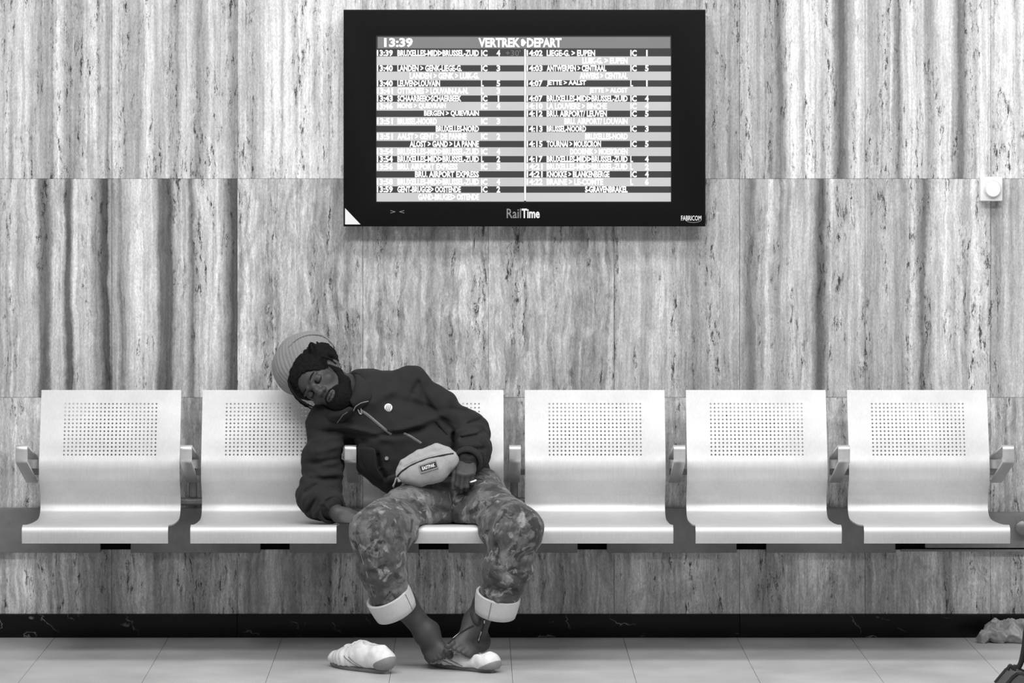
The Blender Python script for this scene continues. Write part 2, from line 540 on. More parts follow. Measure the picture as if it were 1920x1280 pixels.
def seat_shell():
    # cross lines along the width: margins plus 24 perforated columns
    cp = .01397
    xs_h = [-12 * cp + i * cp for i in range(25)]
    xs = [-seat_w / 2, -seat_w / 2 + .004, -.21] + xs_h + [.21, seat_w / 2 - .004, seat_w / 2]
    # rows: perforated rows of equal height, then profile points
    zs = [.8527 - .01345 * j for j in range(15)]
    def d_at(z):
        for (d0, z0), (d1, z1) in zip(pl, pl[1:]):
            if z0 >= z >= z1: return d0 + (d1 - d0) * (z0 - z) / max(z0 - z1, 1e-9)
    line = [p for p in pl if p[1] > zs[0] + .003] + [(d_at(z), z) for z in zs]
    past = False
    for p in pl:
        if p[1] < zs[-1] - .003: past = True
        if past: line.append(p)
    nj, ni = len(line), len(xs)
    j0 = next(j for j, p in enumerate(line) if abs(p[1] - zs[0]) < 1e-9)
    i0 = 3
    v = [Vector((x, -d, z)) for d, z in line for x in xs]
    f = []
    for j in range(nj - 1):
        for i in range(ni - 1):
            a, b, c, d = j * ni + i, j * ni + i + 1, (j + 1) * ni + i + 1, (j + 1) * ni + i
            if j0 <= j < j0 + 14 and i0 <= i < i0 + 24:
                ce = (v[a] + v[b] + v[c] + v[d]) / 4
                ux = (v[b] - v[a]).normalized(); uz = (v[d] - v[a]).normalized()
                r = .0034
                base = len(v)
                for k in range(8):
                    an = math.radians(-112.5 + 45 * k)
                    v.append(ce + ux * r * math.cos(an) + uz * r * math.sin(an))
                h = [base + k for k in range(8)]
                # h0,h1: side a-b ; h2,h3: b-c ; h4,h5: c-d ; h6,h7: d-a
                f += [(a, b, h[1], h[0]), (b, c, h[3], h[2]), (c, d, h[5], h[4]), (d, a, h[7], h[6]),
                      (b, h[2], h[1]), (c, h[4], h[3]), (d, h[6], h[5]), (a, h[0], h[7])]
            else:
                f.append((a, b, c, d))
    me = mesh('shell', v, f, True)
    o = bpy.data.objects.new('tmp', me); COL.objects.link(o)
    md = o.modifiers.new('s', 'SOLIDIFY'); md.thickness = .0045; md.offset = 0
    dg = bpy.context.evaluated_depsgraph_get()
    m2 = bpy.data.meshes.new_from_object(o.evaluated_get(dg))
    bpy.data.objects.remove(o)
    m2.polygons.foreach_set('use_smooth', [True] * len(m2.polygons))
    m2.set_sharp_from_angle(angle=math.radians(38))
    m2.name = 'seat_shell'
    m2.materials.clear(); m2.materials.append(M['steel'])
    return m2

def rounded(poly, r, n=6):
    out = []
    m = len(poly)
    for i in range(m):
        p0, p1, p2 = Vector(poly[i - 1]), Vector(poly[i]), Vector(poly[(i + 1) % m])
        a, b = (p0 - p1).normalized(), (p2 - p1).normalized()
        ang = a.angle(b)
        t = min(r / math.tan(ang / 2), .45 * (p0 - p1).length, .45 * (p2 - p1).length)
        s, e = p1 + a * t, p1 + b * t
        for k in range(n + 1):
            u = k / n
            out.append((1 - u) ** 2 * s + 2 * u * (1 - u) * p1 + u * u * e)
    return out

def arm_mesh():
    # closed band seen from the side: (distance in front of the backrest, height)
    outer = rounded([(.292, .728), (.284, .662), (-.055, .556), (-.055, .655)], .022)
    m = len(outer)
    inner = []
    for i in range(m):
        t = (outer[(i + 1) % m] - outer[i - 1]).normalized()
        nrm = Vector((t.y, -t.x))
        c = Vector((.10, .65))
        if (c - outer[i]).dot(nrm) < 0: nrm = -nrm
        inner.append(outer[i] + nrm * .0085)
    hw = .0205
    bm = bmesh.new()
    rings = []
    for prof_, x in ((outer, -hw), (outer, hw), (inner, hw), (inner, -hw)):
        rings.append([bm.verts.new((x, -p.x, p.y)) for p in prof_])
    for a in range(4):
        b = (a + 1) % 4
        for i in range(m):
            k = (i + 1) % m
            bm.faces.new((rings[a][i], rings[a][k], rings[b][k], rings[b][i]))
    bmesh.ops.recalc_face_normals(bm, faces=bm.faces)
    ed = [e for e in bm.edges if abs(e.verts[0].co.x - e.verts[1].co.x) < 1e-6]
    bmesh.ops.bevel(bm, geom=ed, offset=.0014, segments=2, affect='EDGES', profile=.5)
    me = bm_mesh('armrest', bm, sharp=40)
    me.materials.append(M['arm_steel'])
    return me

shell_me, arm_me = seat_shell(), arm_mesh()
br_bm = box_bm((-.022, -.42, .418), (.022, .105, .446), .003)           # cantilever under the pan
br_me = bm_mesh('bracket', br_bm, sharp=35); br_me.materials.append(M['bracket'])
post_bm = box_bm((-.014, .036, .485), (.014, .052, .60), .003)
post_me = bm_mesh('arm_fixing', post_bm, sharp=35); post_me.materials.append(M['bracket'])
lug_me = bm_mesh('arm_lug', box_bm((-.018, .040, .590), (.075, .050, .612), .002), sharp=35); lug_me.materials.append(M['bracket'])
tb = tube_mesh('link_tube', [(-.06, .035, .497), (.06, .035, .497)], .015, 14); tb.materials.append(M['bracket'])

seat_labels = [
    'perforated steel seat at the far left end of the row, nobody near it',
    'perforated steel seat under the sleeping man\'s head and drooping arm',
    'steel seat the sleeping man sits on, mostly hidden by him',
    'empty perforated steel seat touching the man\'s knee, directly right of him',
    'empty perforated steel seat between two empty ones, second from the right end',
    'empty perforated steel seat at the right end, with an armrest on each side',
]
x_first = (209 - VX) / F * (DW + YB)
for i in range(6):
    xc = x_first + pitch * i
    s = tag(empty('waiting_seat', (xc, YB, .417)), seat_labels[i], 'seat', 'steel seats along the wall')
    def part(name, me, dx=0.0):
        o = bpy.data.objects.new(name, me); COL.objects.link(o)
        o.parent = s; o.location = (dx, 0, -.417)
        return o
    part('seat_shell', shell_me)
    part('bracket', br_me)
    for dx in ([-pitch / 2, pitch / 2] if i == 5 else [-pitch / 2]):
        part('armrest', arm_me, dx)
        part('arm_lug', lug_me, dx).scale = (1 if dx < 0 else -1, 1, 1)
        if i in (1, 3): part('arm_fixing', post_me, dx); part('link_tube', tb, dx)

# ------------------------------------------------------------------ departure screen
YS = -.095
def sx(px): return (px - VX) / F * (DW + YS)
def sz(py): return CH - (py - VY) / F * (DW + YS)
scr = tag(empty('departure_screen', (sx(983), 0, sz(424))), 'black framed electronic departure board with rows of white text on the stone wall', 'screen')
def frame_mesh(x0, x1, z0, z1, ix0, ix1, iz0, iz1, yf, yb):
    bm = bmesh.new()
    def ring(a, b, c, d, y): return [bm.verts.new(p) for p in ((a, y, c), (b, y, c), (b, y, d), (a, y, d))]
    o1, i1 = ring(x0, x1, z0, z1, yf), ring(ix0, ix1, iz0, iz1, yf)
    o2, i2 = ring(x0, x1, z0, z1, yb), ring(ix0, ix1, iz0, iz1, yf + .012)
    for k in range(4):
        j = (k + 1) % 4
        bm.faces.new((o1[k], o1[j], i1[j], i1[k])); bm.faces.new((o2[k], o2[j], o1[j], o1[k])); bm.faces.new((i1[k], i1[j], i2[j], i2[k]))
    bm.faces.new(o2)
    bmesh.ops.recalc_face_normals(bm, faces=bm.faces)
    ed = [e for e in bm.edges if all(abs(v.co.y - yf) < 1e-6 for v in e.verts) and
          (all(v in o1 for v in e.verts))]
    bmesh.ops.bevel(bm, geom=ed, offset=.006, segments=2, affect='EDGES', profile=.5)
    return bm_mesh('bezel', bm, sharp=30)
link('bezel', frame_mesh(sx(644), sx(1323), sz(424.5), sz(18), sx(705), sx(1259), sz(379), sz(66), YS, -.045), M['bezel'], scr)
box('wall_mount', (sx(760), -.0452, sz(380)), (sx(1200), -.0025, sz(60)), M['bezel_edge'], scr, .003)
tri = mesh('corner_sticker', [(sx(647), YS - .0012, sz(420.5)), (sx(676), YS - .0012, sz(420.5)), (sx(647), YS - .0012, sz(390)),
                              (sx(647), YS - .0002, sz(420.5)), (sx(676), YS - .0002, sz(420.5)), (sx(647), YS - .0002, sz(390))],
           [(0, 1, 2), (3, 5, 4), (0, 3, 4, 1), (1, 4, 5, 2), (2, 5, 3, 0)], False)
link('corner_sticker', tri, M['print_white'], scr)
# display: header bar and twenty rows, flat on the panel
YD = YS + .008
def q(v, f, x0, x1, p0, p1, y):
    b = len(v)
    v += [(sx(x0), y, sz(p1)), (sx(x1), y, sz(p1)), (sx(x1), y, sz(p0)), (sx(x0), y, sz(p0))]
    f.append((b, b + 1, b + 2, b + 3))
v, f, mi = [], [], []
q(v, f, 704, 1260, 65, 380, YD); mi.append(0)
q(v, f, 708, 1257, 69, 90.5, YD - .0004); mi.append(2)
rp = 14.2
for r in range(20):
    p0 = 92.3 + r * rp
    if r % 2 == 1:
        q(v, f, 706, 982.5, p0 - .8, p0 + rp + 1.4, YD - .0004); mi.append(1)
        q(v, f, 986.5, 1258, p0 - .8, p0 + rp + 1.4, YD - .0004); mi.append(1)
q(v, f, 983, 986.2, 92, 376, YD - .0006); mi.append(3)
dm = mesh('display', v, f, False)
for k in ('disp_dark', 'disp_light', 'disp_head', 'disp_text'): dm.materials.append(M[k])
dm.polygons.foreach_set('material_index', mi)
link('display', dm, None, scr)

def text_mesh(lines, fn, y, bold=.012):
    """lines: (string, x0, x1, ytop, ybottom) in panel pixels; fn maps to 3-D"""
    V, FC = [], []
    cache = {}
    for s, x0, x1, p0, p1 in lines:
        if s not in cache:
            cu = bpy.data.curves.new('t', 'FONT')
            cu.body = s; cu.size = 1.0; cu.offset = bold; cu.resolution_u = 2
            o = bpy.data.objects.new('t', cu); COL.objects.link(o)
            dg = bpy.context.evaluated_depsgraph_get()
            me = bpy.data.meshes.new_from_object(o.evaluated_get(dg))
            vs = [vv.co.copy() for vv in me.vertices]
            fs = [tuple(p.vertices) for p in me.polygons]
            bpy.data.objects.remove(o); bpy.data.meshes.remove(me); bpy.data.curves.remove(cu)
            cache[s] = (vs, fs)
        vs, fs = cache[s]
        if not vs: continue
        mx0 = min(a.x for a in vs); mx1 = max(a.x for a in vs)
        my0 = min(min(a.y for a in vs), 0.0); my1 = max(max(a.y for a in vs), .68)
        b = len(V)
        for a in vs:
            u = (a.x - mx0) / (mx1 - mx0); t = (a.y - my0) / (my1 - my0)
            V.append(fn(x0 + (x1 - x0) * u, p1 + (p0 - p1) * t, y))
        FC += [tuple(b + i for i in ff) for ff in fs]
    return mesh('text', V, FC, False)

ZM = 'BRUXELLES-MIDI>BRUSSEL-ZUID'
LEFT = [('13:39', ZM, 745, 898, 'IC', '4'), None, ('13:40', 'LANDEN > GENK-LIEGE-G.', 745, 866, 'IC', '3'), ('', 'LANDEN > GENK > LUIK-G.', 768, 898, '', ''),
        ('13:40', 'LEUVEN>LOUVAIN', 745, 825, 'L', '5'), ('13:41', 'OTTIGNIES > LOUVAIN-LA-N.', 745, 878, 'L', '3'), ('13:43', 'SCHAARBEEK>SCHAERBEEK', 745, 865, 'IC', '1'),
        ('13:46', 'MONS > QUIEVRAIN', 745, 836, 'IC', '4'), ('', 'BERGEN > QUIEVRAIN', 795, 898, '', ''), ('13:51', 'BRUSSEL-NOORD', 745, 819, 'IC', '3'),
        ('', 'BRUXELLES-NORD', 817, 898, '', ''), ('13:51', 'AALST > GENT > DE PANNE', 745, 875, 'IC', '2'), ('', 'ALOST > GAND > LA PANNE', 768, 898, '', ''),
        ('13:54', ZM, 745, 898, 'IC', '4'), ('13:54', ZM, 745, 898, 'L', '2'), ('13:56', 'BRU. AIRPORT EXPRESS', 745, 858, 'IC', '3'),
        ('', 'BRU. AIRPORT EXPRESS', 778, 898, '', ''), ('13:58', ZM, 745, 898, 'IC', '4'), ('13:59', 'GENT-BRUGGE> OOSTENDE', 745, 864, 'IC', '2'),
        ('', 'GAND-BRUGES> OSTENDE', 784, 898, '', '')]
RIGHT = [('14:02', 'LIEGE-G. > EUPEN', 1025, 1116, 'IC', '1'), ('', 'LUIK-G. > EUPEN', 1092, 1177, '', ''), ('14:03', 'ANTWERPEN > CENTRAAL', 1025, 1137, 'IC', '5'),
         ('', 'ANVERS > CENTRAL', 1087, 1177, '', ''), ('14:07', 'JETTE > AALST', 1025, 1099, 'L', '1'), ('', 'JETTE > ALOST', 1105, 1177, '', ''),
         ('14:07', ZM, 1025, 1177, 'IC', '4'), ('14:10', 'LA LOUVIERE > BINCHE', 1025, 1138, 'IC', '4'), ('14:12', 'BRU. AIRPORT/ LEUVEN', 1025, 1138, 'IC', '5'),
         ('', 'BRU. AIRPORT/ LOUVAIN', 1058, 1177, '', ''), ('14:13', 'BRUSSEL-NOORD', 1025, 1099, 'IC', '3'), ('', 'BRUXELLES-NORD', 1097, 1177, '', ''),
         ('14:15', 'TOURNAI > MOUSCRON', 1025, 1127, 'IC', '5'), ('', 'DOORNIK > MOESKROEN', 1069, 1177, '', ''), ('14:17', ZM, 1025, 1177, 'L', '4'),
         ('14:21', ZM, 1025, 1177, 'L', '2'), ('14:21', 'KNOKKE > BLANKENBERGE', 1025, 1143, 'IC', '4'), ('14:22', 'BRAINE > LE-COMTE', 1025, 1131, 'L', '6'),
         ('', 'S-GRAVENBRAKEL', 1097, 1177, '', ''), None]
lines = [('13:39', 720, 774, 71, 88.5), ('VERTREK', 897, 975, 71, 88.5), ('DEPART', 988, 1053, 71, 88.5)]
for rowset, tx, tyx, trx in ((LEFT, 706.5, 902, 931), (RIGHT, 987.5, 1182, 1209.5)):
    for r, e in enumerate(rowset):
        if not e: continue
        p0 = 92.3 + r * rp + 1.2; p1 = p0 + rp - 2.4
        if e[0]: lines.append((e[0], tx, tx + 30, p0, p1))
        lines.append((e[1], e[2], e[3], p0, p1))
        if e[4]: lines.append((e[4], tyx, tyx + (12 if e[4] == 'IC' else 5), p0, p1))
        if e[5]: lines.append((e[5], trx + (2.2 if e[5] == '1' else 0), trx + (5 if e[5] == '1' else 7), p0, p1))
scrfn = lambda a, b, y: (sx(a), y, sz(b))
link('screen_text', text_mesh(lines, scrfn, YD - .0012, .04), M['disp_text'], scr)
link('dim_text', text_mesh([("+30'", 948, 976, 93.5, 105)], scrfn, YD - .0012, .01), M['disp_dim'], scr)
dia = mesh('arrow_mark', [(sx(977), YD - .0012, sz(74)), (sx(977), YD - .0012, sz(85)), (sx(981), YD - .0012, sz(87)), (sx(987), YD - .0012, sz(79.5)), (sx(981), YD - .0012, sz(72.5))],
           [(0, 1, 2, 3, 4)], False)
link('arrow_mark', dia, M['disp_text'], scr)
link('printed_name', text_mesh([('Rail', 950, 977, 391, 409)], scrfn, YS - .0008, .01), M['print_grey'], scr)
link('printed_name', text_mesh([('Time', 978, 1012, 391, 409)], scrfn, YS - .0008, .03), M['print_white'], scr)
link('sensor_mark', text_mesh([('> <', 732, 758, 393, 401)], scrfn, YS - .0008, .0), M['print_grey'], scr)
link('maker_mark', text_mesh([('FABRICOM', 1277, 1315, 404, 413.5)], scrfn, YS - .0008, .01), M['print_white'], scr)
ov = [(sx(1300 + 15 * math.cos(a)), YS - .001, sz(411.5 + 5.5 * math.sin(a))) for a in [math.pi * k / 12 for k in range(0, 13)]]
link('maker_swoosh', tube_mesh('maker_swoosh', ov, .0012, 5), M['print_grey'], scr)

# ------------------------------------------------------------------ call button on the wall
yb = -.05
def bx_(px): return (px - VX) / F * (DW + yb)
def bz_(py): return CH - (py - VY) / F * (DW + yb)
btn = tag(empty('wall_thermostat', (bx_(1859), 0, bz_(377))), 'small square white control box with round dial on the stone wall', 'control box')
box('housing', (bx_(1838), yb, bz_(377)), (bx_(1880), -.0015, bz_(331.5)), M['white_plastic'], btn, .004, seg=3)
cdx, cdz = bx_(1861), bz_(354.5)
link('dial', tube_mesh('dial', [(cdx, yb + .001, cdz), (cdx, yb - .014, cdz), (cdx, yb - .018, cdz), (cdx, yb - .0185, cdz)], [.030, .0285, .0255, .012], 40), M['white_plastic'], btn)
link('dial_ring', tube_mesh('dial_ring', [(cdx + .033 * math.cos(a), yb - .0005, cdz + .033 * math.sin(a)) for a in [2 * math.pi * k / 40 for k in range(40)]], .0016, 6, True), M['white_plastic'], btn)
# ------------------------------------------------------------------ smooth solid modelling (signed distances -> mesh)
class Solid:
    """list of soft-joined shapes; mesh() grows one continuous skin around them"""
    def __init__(self):
        self.pr = []          # (function, op, k, centre, radius)
        self.post = []        # functions (p, d) -> d
    def cone(self, a, b, ra, rb, k=.02, op='+', flat=None, wob=None):
        a, b = np.array(a, float), np.array(b, float)
        ab = b - a
        L2 = max(ab.dot(ab), 1e-12)
        fa = None
        if flat is not None:
            fa = np.array(flat[0], float); fa /= np.linalg.norm(fa)
            fs = flat[1]
        def fn(p):
            t = np.clip((p - a) @ ab / L2, 0, 1)
            q = p - a - t[:, None] * ab
            if fa is not None:
                q = q + np.outer((q @ fa) * (1 / fs - 1), fa)
            r = ra + (rb - ra) * t
            if wob is not None: r = r + wob(t, q)
            d = np.sqrt((q * q).sum(1)) - r
            return d * (min(1, fs) if fa is not None else 1)
        self.pr.append((fn, op, k, (a + b) / 2, np.linalg.norm(ab) / 2 + max(ra, rb) * (max(1, flat[1]) if flat else 1)))
        return self
    def chain(self, pts, rs, k=.02, op='+', flat=None, wob=None):
        for i in range(len(pts) - 1):
            self.cone(pts[i], pts[i + 1], rs[i], rs[i + 1], k, op, flat, wob)
        return self
    def ell(self, c, r, R=None, k=.02, op='+'):
        c = np.array(c, float); r = np.array(r, float)
        R = np.eye(3) if R is None else np.array(R, float)     # rows are the local axes
        def fn(p):
            q = (p - c) @ R.T
            k0 = np.sqrt(((q / r) ** 2).sum(1))
            k1 = np.sqrt(((q / (r * r)) ** 2).sum(1))
            return k0 * (k0 - 1) / np.maximum(k1, 1e-9)
        self.pr.append((fn, op, k, c, r.max()))
        return self
    def rbox(self, c, h, rad, R=None, k=.01, op='+'):
        c = np.array(c, float); h = np.array(h, float)
        R = np.eye(3) if R is None else np.array(R, float)
        def fn(p):
            q = np.abs((p - c) @ R.T) - (h - rad)
            return np.sqrt((np.maximum(q, 0) ** 2).sum(1)) + np.minimum(q.max(1), 0) - rad
        self.pr.append((fn, op, k, c, np.linalg.norm(h)))
        return self
    def func(self, fn, op, k, c, r):
        self.pr.append((fn, op, k, np.array(c, float), r)); return self
    def eval(self, p, idx=None):
        d = None
        for i in (idx if idx is not None else range(len(self.pr))):
            fn, op, k, c, r = self.pr[i]
            e = fn(p)
            if op == '+':
                if d is None: d = e
                elif k <= 0: d = np.minimum(d, e)
                else:
                    h = np.maximum(k - np.abs(d - e), 0) / k
                    d = np.minimum(d, e) - h * h * k * .25
            elif d is not None:
                if op == '-': e = -e
                h = np.maximum(k - np.abs(d - e), 0) / k if k > 0 else 0
                d = np.maximum(d, e) + h * h * k * .25
        if d is None: d = np.full(len(p), 1.0)
        for g in self.post: d = g(p, d)
        return d
    def near(self, p, rad, margin):
        return [i for i, (fn, op, k, c, r) in enumerate(self.pr)
                if op == '&' or np.linalg.norm(p - c) < r + rad + margin + k]
    def mesh(self, name, h, B=12, slack=.012):
        lo = np.min([c - r for fn, op, k, c, r in self.pr if op == '+'], 0) - .02
        hi = np.max([c + r for fn, op, k, c, r in self.pr if op == '+'], 0) + .02
        bs = B * h
        nb = np.ceil((hi - lo) / bs).astype(int)
        g = np.stack(np.meshgrid(*[np.arange(n) for n in nb], indexing='ij'), -1).reshape(-1, 3)
        cen = lo + (g + .5) * bs
        act = np.zeros(len(g), bool)
        for s in range(0, len(g), 60000):
            act[s:s + 60000] = np.abs(self.eval(cen[s:s + 60000])) < bs * 1.25 + slack
        g = g[act]; cen = cen[act]
        n1 = B + 1
        loc = np.stack(np.meshgrid(*[np.arange(n1)] * 3, indexing='ij'), -1).reshape(-1, 3)
        S = 1 << 20
        keys, verts, quads = [], [], []
        def key(c): return (c[:, 0] * S + c[:, 1]) * S + c[:, 2]
        half = bs * .87
        for gi, ce in zip(g, cen):
            idx = self.near(ce, half, .02)
            if not idx: continue
            base = gi * B
            pts = lo + (base + loc) * h
            d = self.eval(pts, idx).reshape(n1, n1, n1)
            s = d < 0
            if s.all() or not s.any(): continue
            # cells
            acc = np.zeros((B, B, B, 3)); cnt = np.zeros((B, B, B))
            for ax in range(3):
                for o1 in (0, 1):
                    for o2 in (0, 1):
                        sl = [slice(0, B)] * 3; oth = [a for a in range(3) if a != ax]
                        sl[oth[0]] = slice(o1, B + o1); sl[oth[1]] = slice(o2, B + o2)
                        s2 = list(sl); s2[ax] = slice(1, B + 1)
                        d0, d1 = d[tuple(sl)], d[tuple(s2)]
                        cr = (d0 < 0) != (d1 < 0)
                        t = np.where(cr, d0 / np.where(cr, d0 - d1, 1), 0)
                        acc[..., ax] += np.where(cr, t, 0)
                        acc[..., oth[0]] += np.where(cr, o1, 0)
                        acc[..., oth[1]] += np.where(cr, o2, 0)
                        cnt += cr
            cm = cnt > 0
            ci = np.argwhere(cm)
            if len(ci):
                keys.append(key(base + ci + 4))
                verts.append(lo + (base + ci + acc[cm] / cnt[cm][:, None]) * h)
            for ax in range(3):
                u, w_ = (ax + 1) % 3, (ax + 2) % 3
                sl = [slice(0, B)] * 3
                s2 = list(sl); s2[ax] = slice(1, B + 1)
                a0, a1 = s[tuple(sl)], s[tuple(s2)]
                e = np.argwhere(a0 != a1)
                if not len(e): continue
                fl = a0[a0 != a1]
                cb = base + e + 4
                eu = np.zeros(3, int); eu[u] = 1
                ew = np.zeros(3, int); ew[w_] = 1
                qd = np.stack([key(cb - eu - ew), key(cb - ew), key(cb), key(cb - eu)], 1)
                qd[~fl] = qd[~fl][:, ::-1]
                quads.append(qd)
        keys = np.concatenate(keys); verts = np.concatenate(verts); quads = np.concatenate(quads)
        od = np.argsort(keys); keys = keys[od]; verts = verts[od]
        pos = np.searchsorted(keys, quads)
        pos = np.minimum(pos, len(keys) - 1)
        ok = (keys[pos] == quads).all(1)
        pos = pos[ok]
        me = bpy.data.meshes.new(name)
        me.vertices.add(len(verts)); me.vertices.foreach_set('co', verts.astype(np.float32).ravel())
        me.loops.add(len(pos) * 4); me.loops.foreach_set('vertex_index', pos.astype(np.int32).ravel())
        me.polygons.add(len(pos))
        me.polygons.foreach_set('loop_start', np.arange(len(pos), dtype=np.int32) * 4)
        me.polygons.foreach_set('use_smooth', np.ones(len(pos), bool))
        me.update(); me.validate()
        return me
    def hit(self, px, py, y0=-1.25, y1=-.05):
        """where the line of sight through a pixel first meets the solid"""
        ys = np.linspace(y0, y1, 600)
        pts = np.array([P(px, py, y) for y in ys])
        d = self.eval(pts)
        i = np.argmax(d < 0)
        if not (d < 0).any(): i = int(np.argmin(d))
        return Vector(pts[i])

def wav(p, f, seed=0.0):
    """smooth wandering value in -1..1"""
    x, y, z = p[:, 0] * f, p[:, 1] * f, p[:, 2] * f
    return (np.sin(x * 1.0 + 1.7 * np.sin(y * .8 + seed) + seed) + np.sin(y * 1.13 + 1.5 * np.sin(z * .9 + seed * 2) + 2.1 * seed)
            + np.sin(z * .93 + 1.6 * np.sin(x * .77 - seed) + .7)) / 3

def crease(lines):
    """folds in cloth: (px,py,px,py,depth,width) lines on the side towards the viewer; depth>0 cuts in"""
    L = []
    for x0, y0, x1, y1, A, wd in lines:
        a, b = P(x0, y0, -.5), P(x1, y1, -.5)
        L.append((np.array([a.x, a.z]), np.array([b.x, b.z]), A, wd))
    def g(p, d):
        q = p[:, [0, 2]]
        for a, b, A, wd in L:
            ab = b - a
            t = np.clip((q - a) @ ab / ab.dot(ab), 0, 1)
            e = q - a - t[:, None] * ab
            fade = np.minimum(1, np.minimum(t, 1 - t) * 5 + .25)
            d = d + A * fade * np.exp(-(e * e).sum(1) / (wd * wd))
        return d
    return g

_pd = np.array([p[0] for p in pl if p[1] < .49]); _pz = np.array([p[1] for p in pl if p[1] < .49])
_k = np.argmax(_pd > .575); _pd, _pz = _pd[:_k], _pz[:_k]
def above_seat(p):
    """negative above the pan or in front of the seat: bodies rest on the steel, not in it"""
    d = YB - p[:, 1]
    return np.minimum(np.interp(d, _pd, _pz) + .0055 - p[:, 2], .600 - d)
nv = lambda a: np.array(a, float) / np.linalg.norm(a)

# ------------------------------------------------------------------ the sleeping man
man_base = P(850, 1240, -.80); man_base.z = 0
man = tag(empty('person', man_base), 'sleeping person in dark zip jacket and camouflage trousers slumped sideways over an armrest', 'person')

# joints, in place
A_SEAT = np.array([0, -.5, .45])
SH_R, EL_R, WR_R = P(618, 792, -.35), P(598, 928, -.42), P(632, 962, -.62)
SH_L, EL_L, WR_L = P(770, 724, -.32), P(876, 812, -.35), P(877, 866, -.565)
HIP_R, KN_R, AN_R = P(806, 932, -.42), P(708, 1000, -.86), P(800, 1186, -.765)
HIP_L, KN_L, AN_L = P(884, 930, -.42), P(968, 996, -.86), P(893, 1166, -.79)
PEL, WAI, CHE, UCH = P(846, 912, -.37), P(800, 872, -.37), P(728, 806, -.355), P(690, 762, -.335)

# head frame: L his left, F forward, U up
U = nv([-.90, 0.10, .44])
Fw = np.array([-.44 * .26, -1, -.9 * .26]); Fw = nv(Fw - U * Fw.dot(U))
Lf = np.cross(Fw, U); Lf = nv(Lf)
if Lf[2] < 0: Lf = -Lf
HR = np.array([Lf, Fw, U])
EYE = np.array(P(590, 725, -.447))
HC = EYE - Fw * .080                       # point between the ears at eye height
def H(a, b, c): return HC + Lf * a + Fw * b + U * c

head = Solid()
head.ell(H(0, -.016, .030), (.074, .096, .082), HR)
head.ell(H(0, .022, -.030), (.061, .068, .074), HR, .03)
head.cone(H(0, .062, -.094), H(0, .050, -.07), .022, .03, .03)           # chin
head.cone(H(.045, .0, -.062), H(.02, .055, -.092), .020, .018, .02)      # jaw
head.cone(H(-.045, .0, -.062), H(-.02, .055, -.092), .020, .018, .02)
for s in (-1, 1):
    head.ell(H(s * .040, .062, -.028), (.022, .016, .017), HR, .015)       # cheekbone
    head.ell(H(s * .0315, .080, .0005), (.020, .012, .0115), HR, .006, '-')   # socket
    head.ell(H(s * .0315, .0745, -.001), (.0145, .0125, .0115), HR, .004)     # closed lid
    head.cone(H(s * .014, .086, .0185), H(s * .045, .075, .019), .0075, .006, .01)  # brow ridge
    e = [H(s * (.018 + .027 * t), .0885 - .004 * t - .006 * (2 * t - 1) ** 2, -.0045 - .0035 * math.sin(math.pi * t)) for t in np.linspace(0, 1, 6)]
    head.chain(e, [.0012] * 6, .0015, '-')                                 # line of the shut lids
    # ear
    ec = H(s * .077, -.012, -.012)
    er = np.array([nv(Lf * s + Fw * .35 - U * .0), nv(Fw - Lf * s * .35), U])
    head.ell(ec, (.009, .019, .032), er, .008)
    head.ell(ec + er[0] * .008 + U * .004, (.006, .010, .018), er, .004, '-')
    head.ell(H(s * .074, -.006, -.038), (.007, .009, .010), HR, .006)
    head.ell(H(s * .013, .092, -.034), (.0085, .010, .008), HR, .007)        # nostril wing
head.chain([H(0, .084, .008), H(0, .097, -.012), H(0, .106, -.027)], [.0085, .009, .0105], .012)
head.ell(H(0, .106, -.030), (.0125, .010, .010), HR, .008)
for s in (-1, 1):
    head.ell(H(s * .0075, .106, -.0395), (.0035, .005, .003), HR, .003, '-')
head.ell(H(0, .079, -.062), (.028, .018, .018), HR, .012)                 # muzzle
lip = [(-.024, .078, -0.0635), (-.012, .0905, -0.0605), (0, .0935, -0.0615), (.012, .0905, -0.0605), (.024, .078, -0.0635)]
head.chain([H(*q_) for q_ in lip], [.003, .0052, .0056, .0052, .003], .004)
lo_ = [(-.022, .077, -0.0660), (-.010, .089, -0.0705), (0, .0915, -0.0715), (.010, .089, -0.0705), (.022, .077, -0.0660)]
head.chain([H(*q_) for q_ in lo_], [.003, .0058, .0064, .0058, .003], .004)
ml = [(-.024, .082, -0.0647), (-.012, .0955, -0.0653), (0, .0985, -0.0658), (.012, .0955, -0.0653), (.024, .082, -0.0647)]
head.chain([H(*q_) for q_ in ml], [.0012] * 5, .0015, '-')
n_head = len(head.pr)
body = head                                                               # the one continuous body grows on from the head
NECK = np.array(P(672, 742, -.33))
body.cone(H(0, -.02, -.055), NECK, .054, .060, .03)
body.chain([NECK, np.array(UCH), np.array(CHE), np.array(WAI), np.array(PEL)], [.07, .10, .115, .105, .115], .03, flat=((0, 1, 0), .8))
body.chain([np.array(UCH), np.array(SH_R), np.array(EL_R), np.array(WR_R)], [.07, .048, .038, .026], .03)
body.chain([np.array(UCH), np.array(SH_L), np.array(EL_L), np.array(WR_L)], [.07, .048, .038, .026], .03)
body.chain([np.array(PEL), np.array(HIP_R), np.array(KN_R)], [.10, .075, .05], .03)
body.chain([np.array(PEL), np.array(HIP_L), np.array(KN_L)], [.10, .075, .05], .03)
# shins with calf
for kn, an in ((KN_R, AN_R), (KN_L, AN_L)):
    kn, an = np.array(kn), np.array(an)
    mid = np.array(P(728, 1075, -.825) if kn[0] < -.1 else P(945, 1075, -.825))
    cu_ = np.array(P(754, 1130, -.80) if kn[0] < -.1 else P(914, 1130, -.805))
    body.chain([kn, mid, cu_, an], [.048, .049, .043, .036], .03)

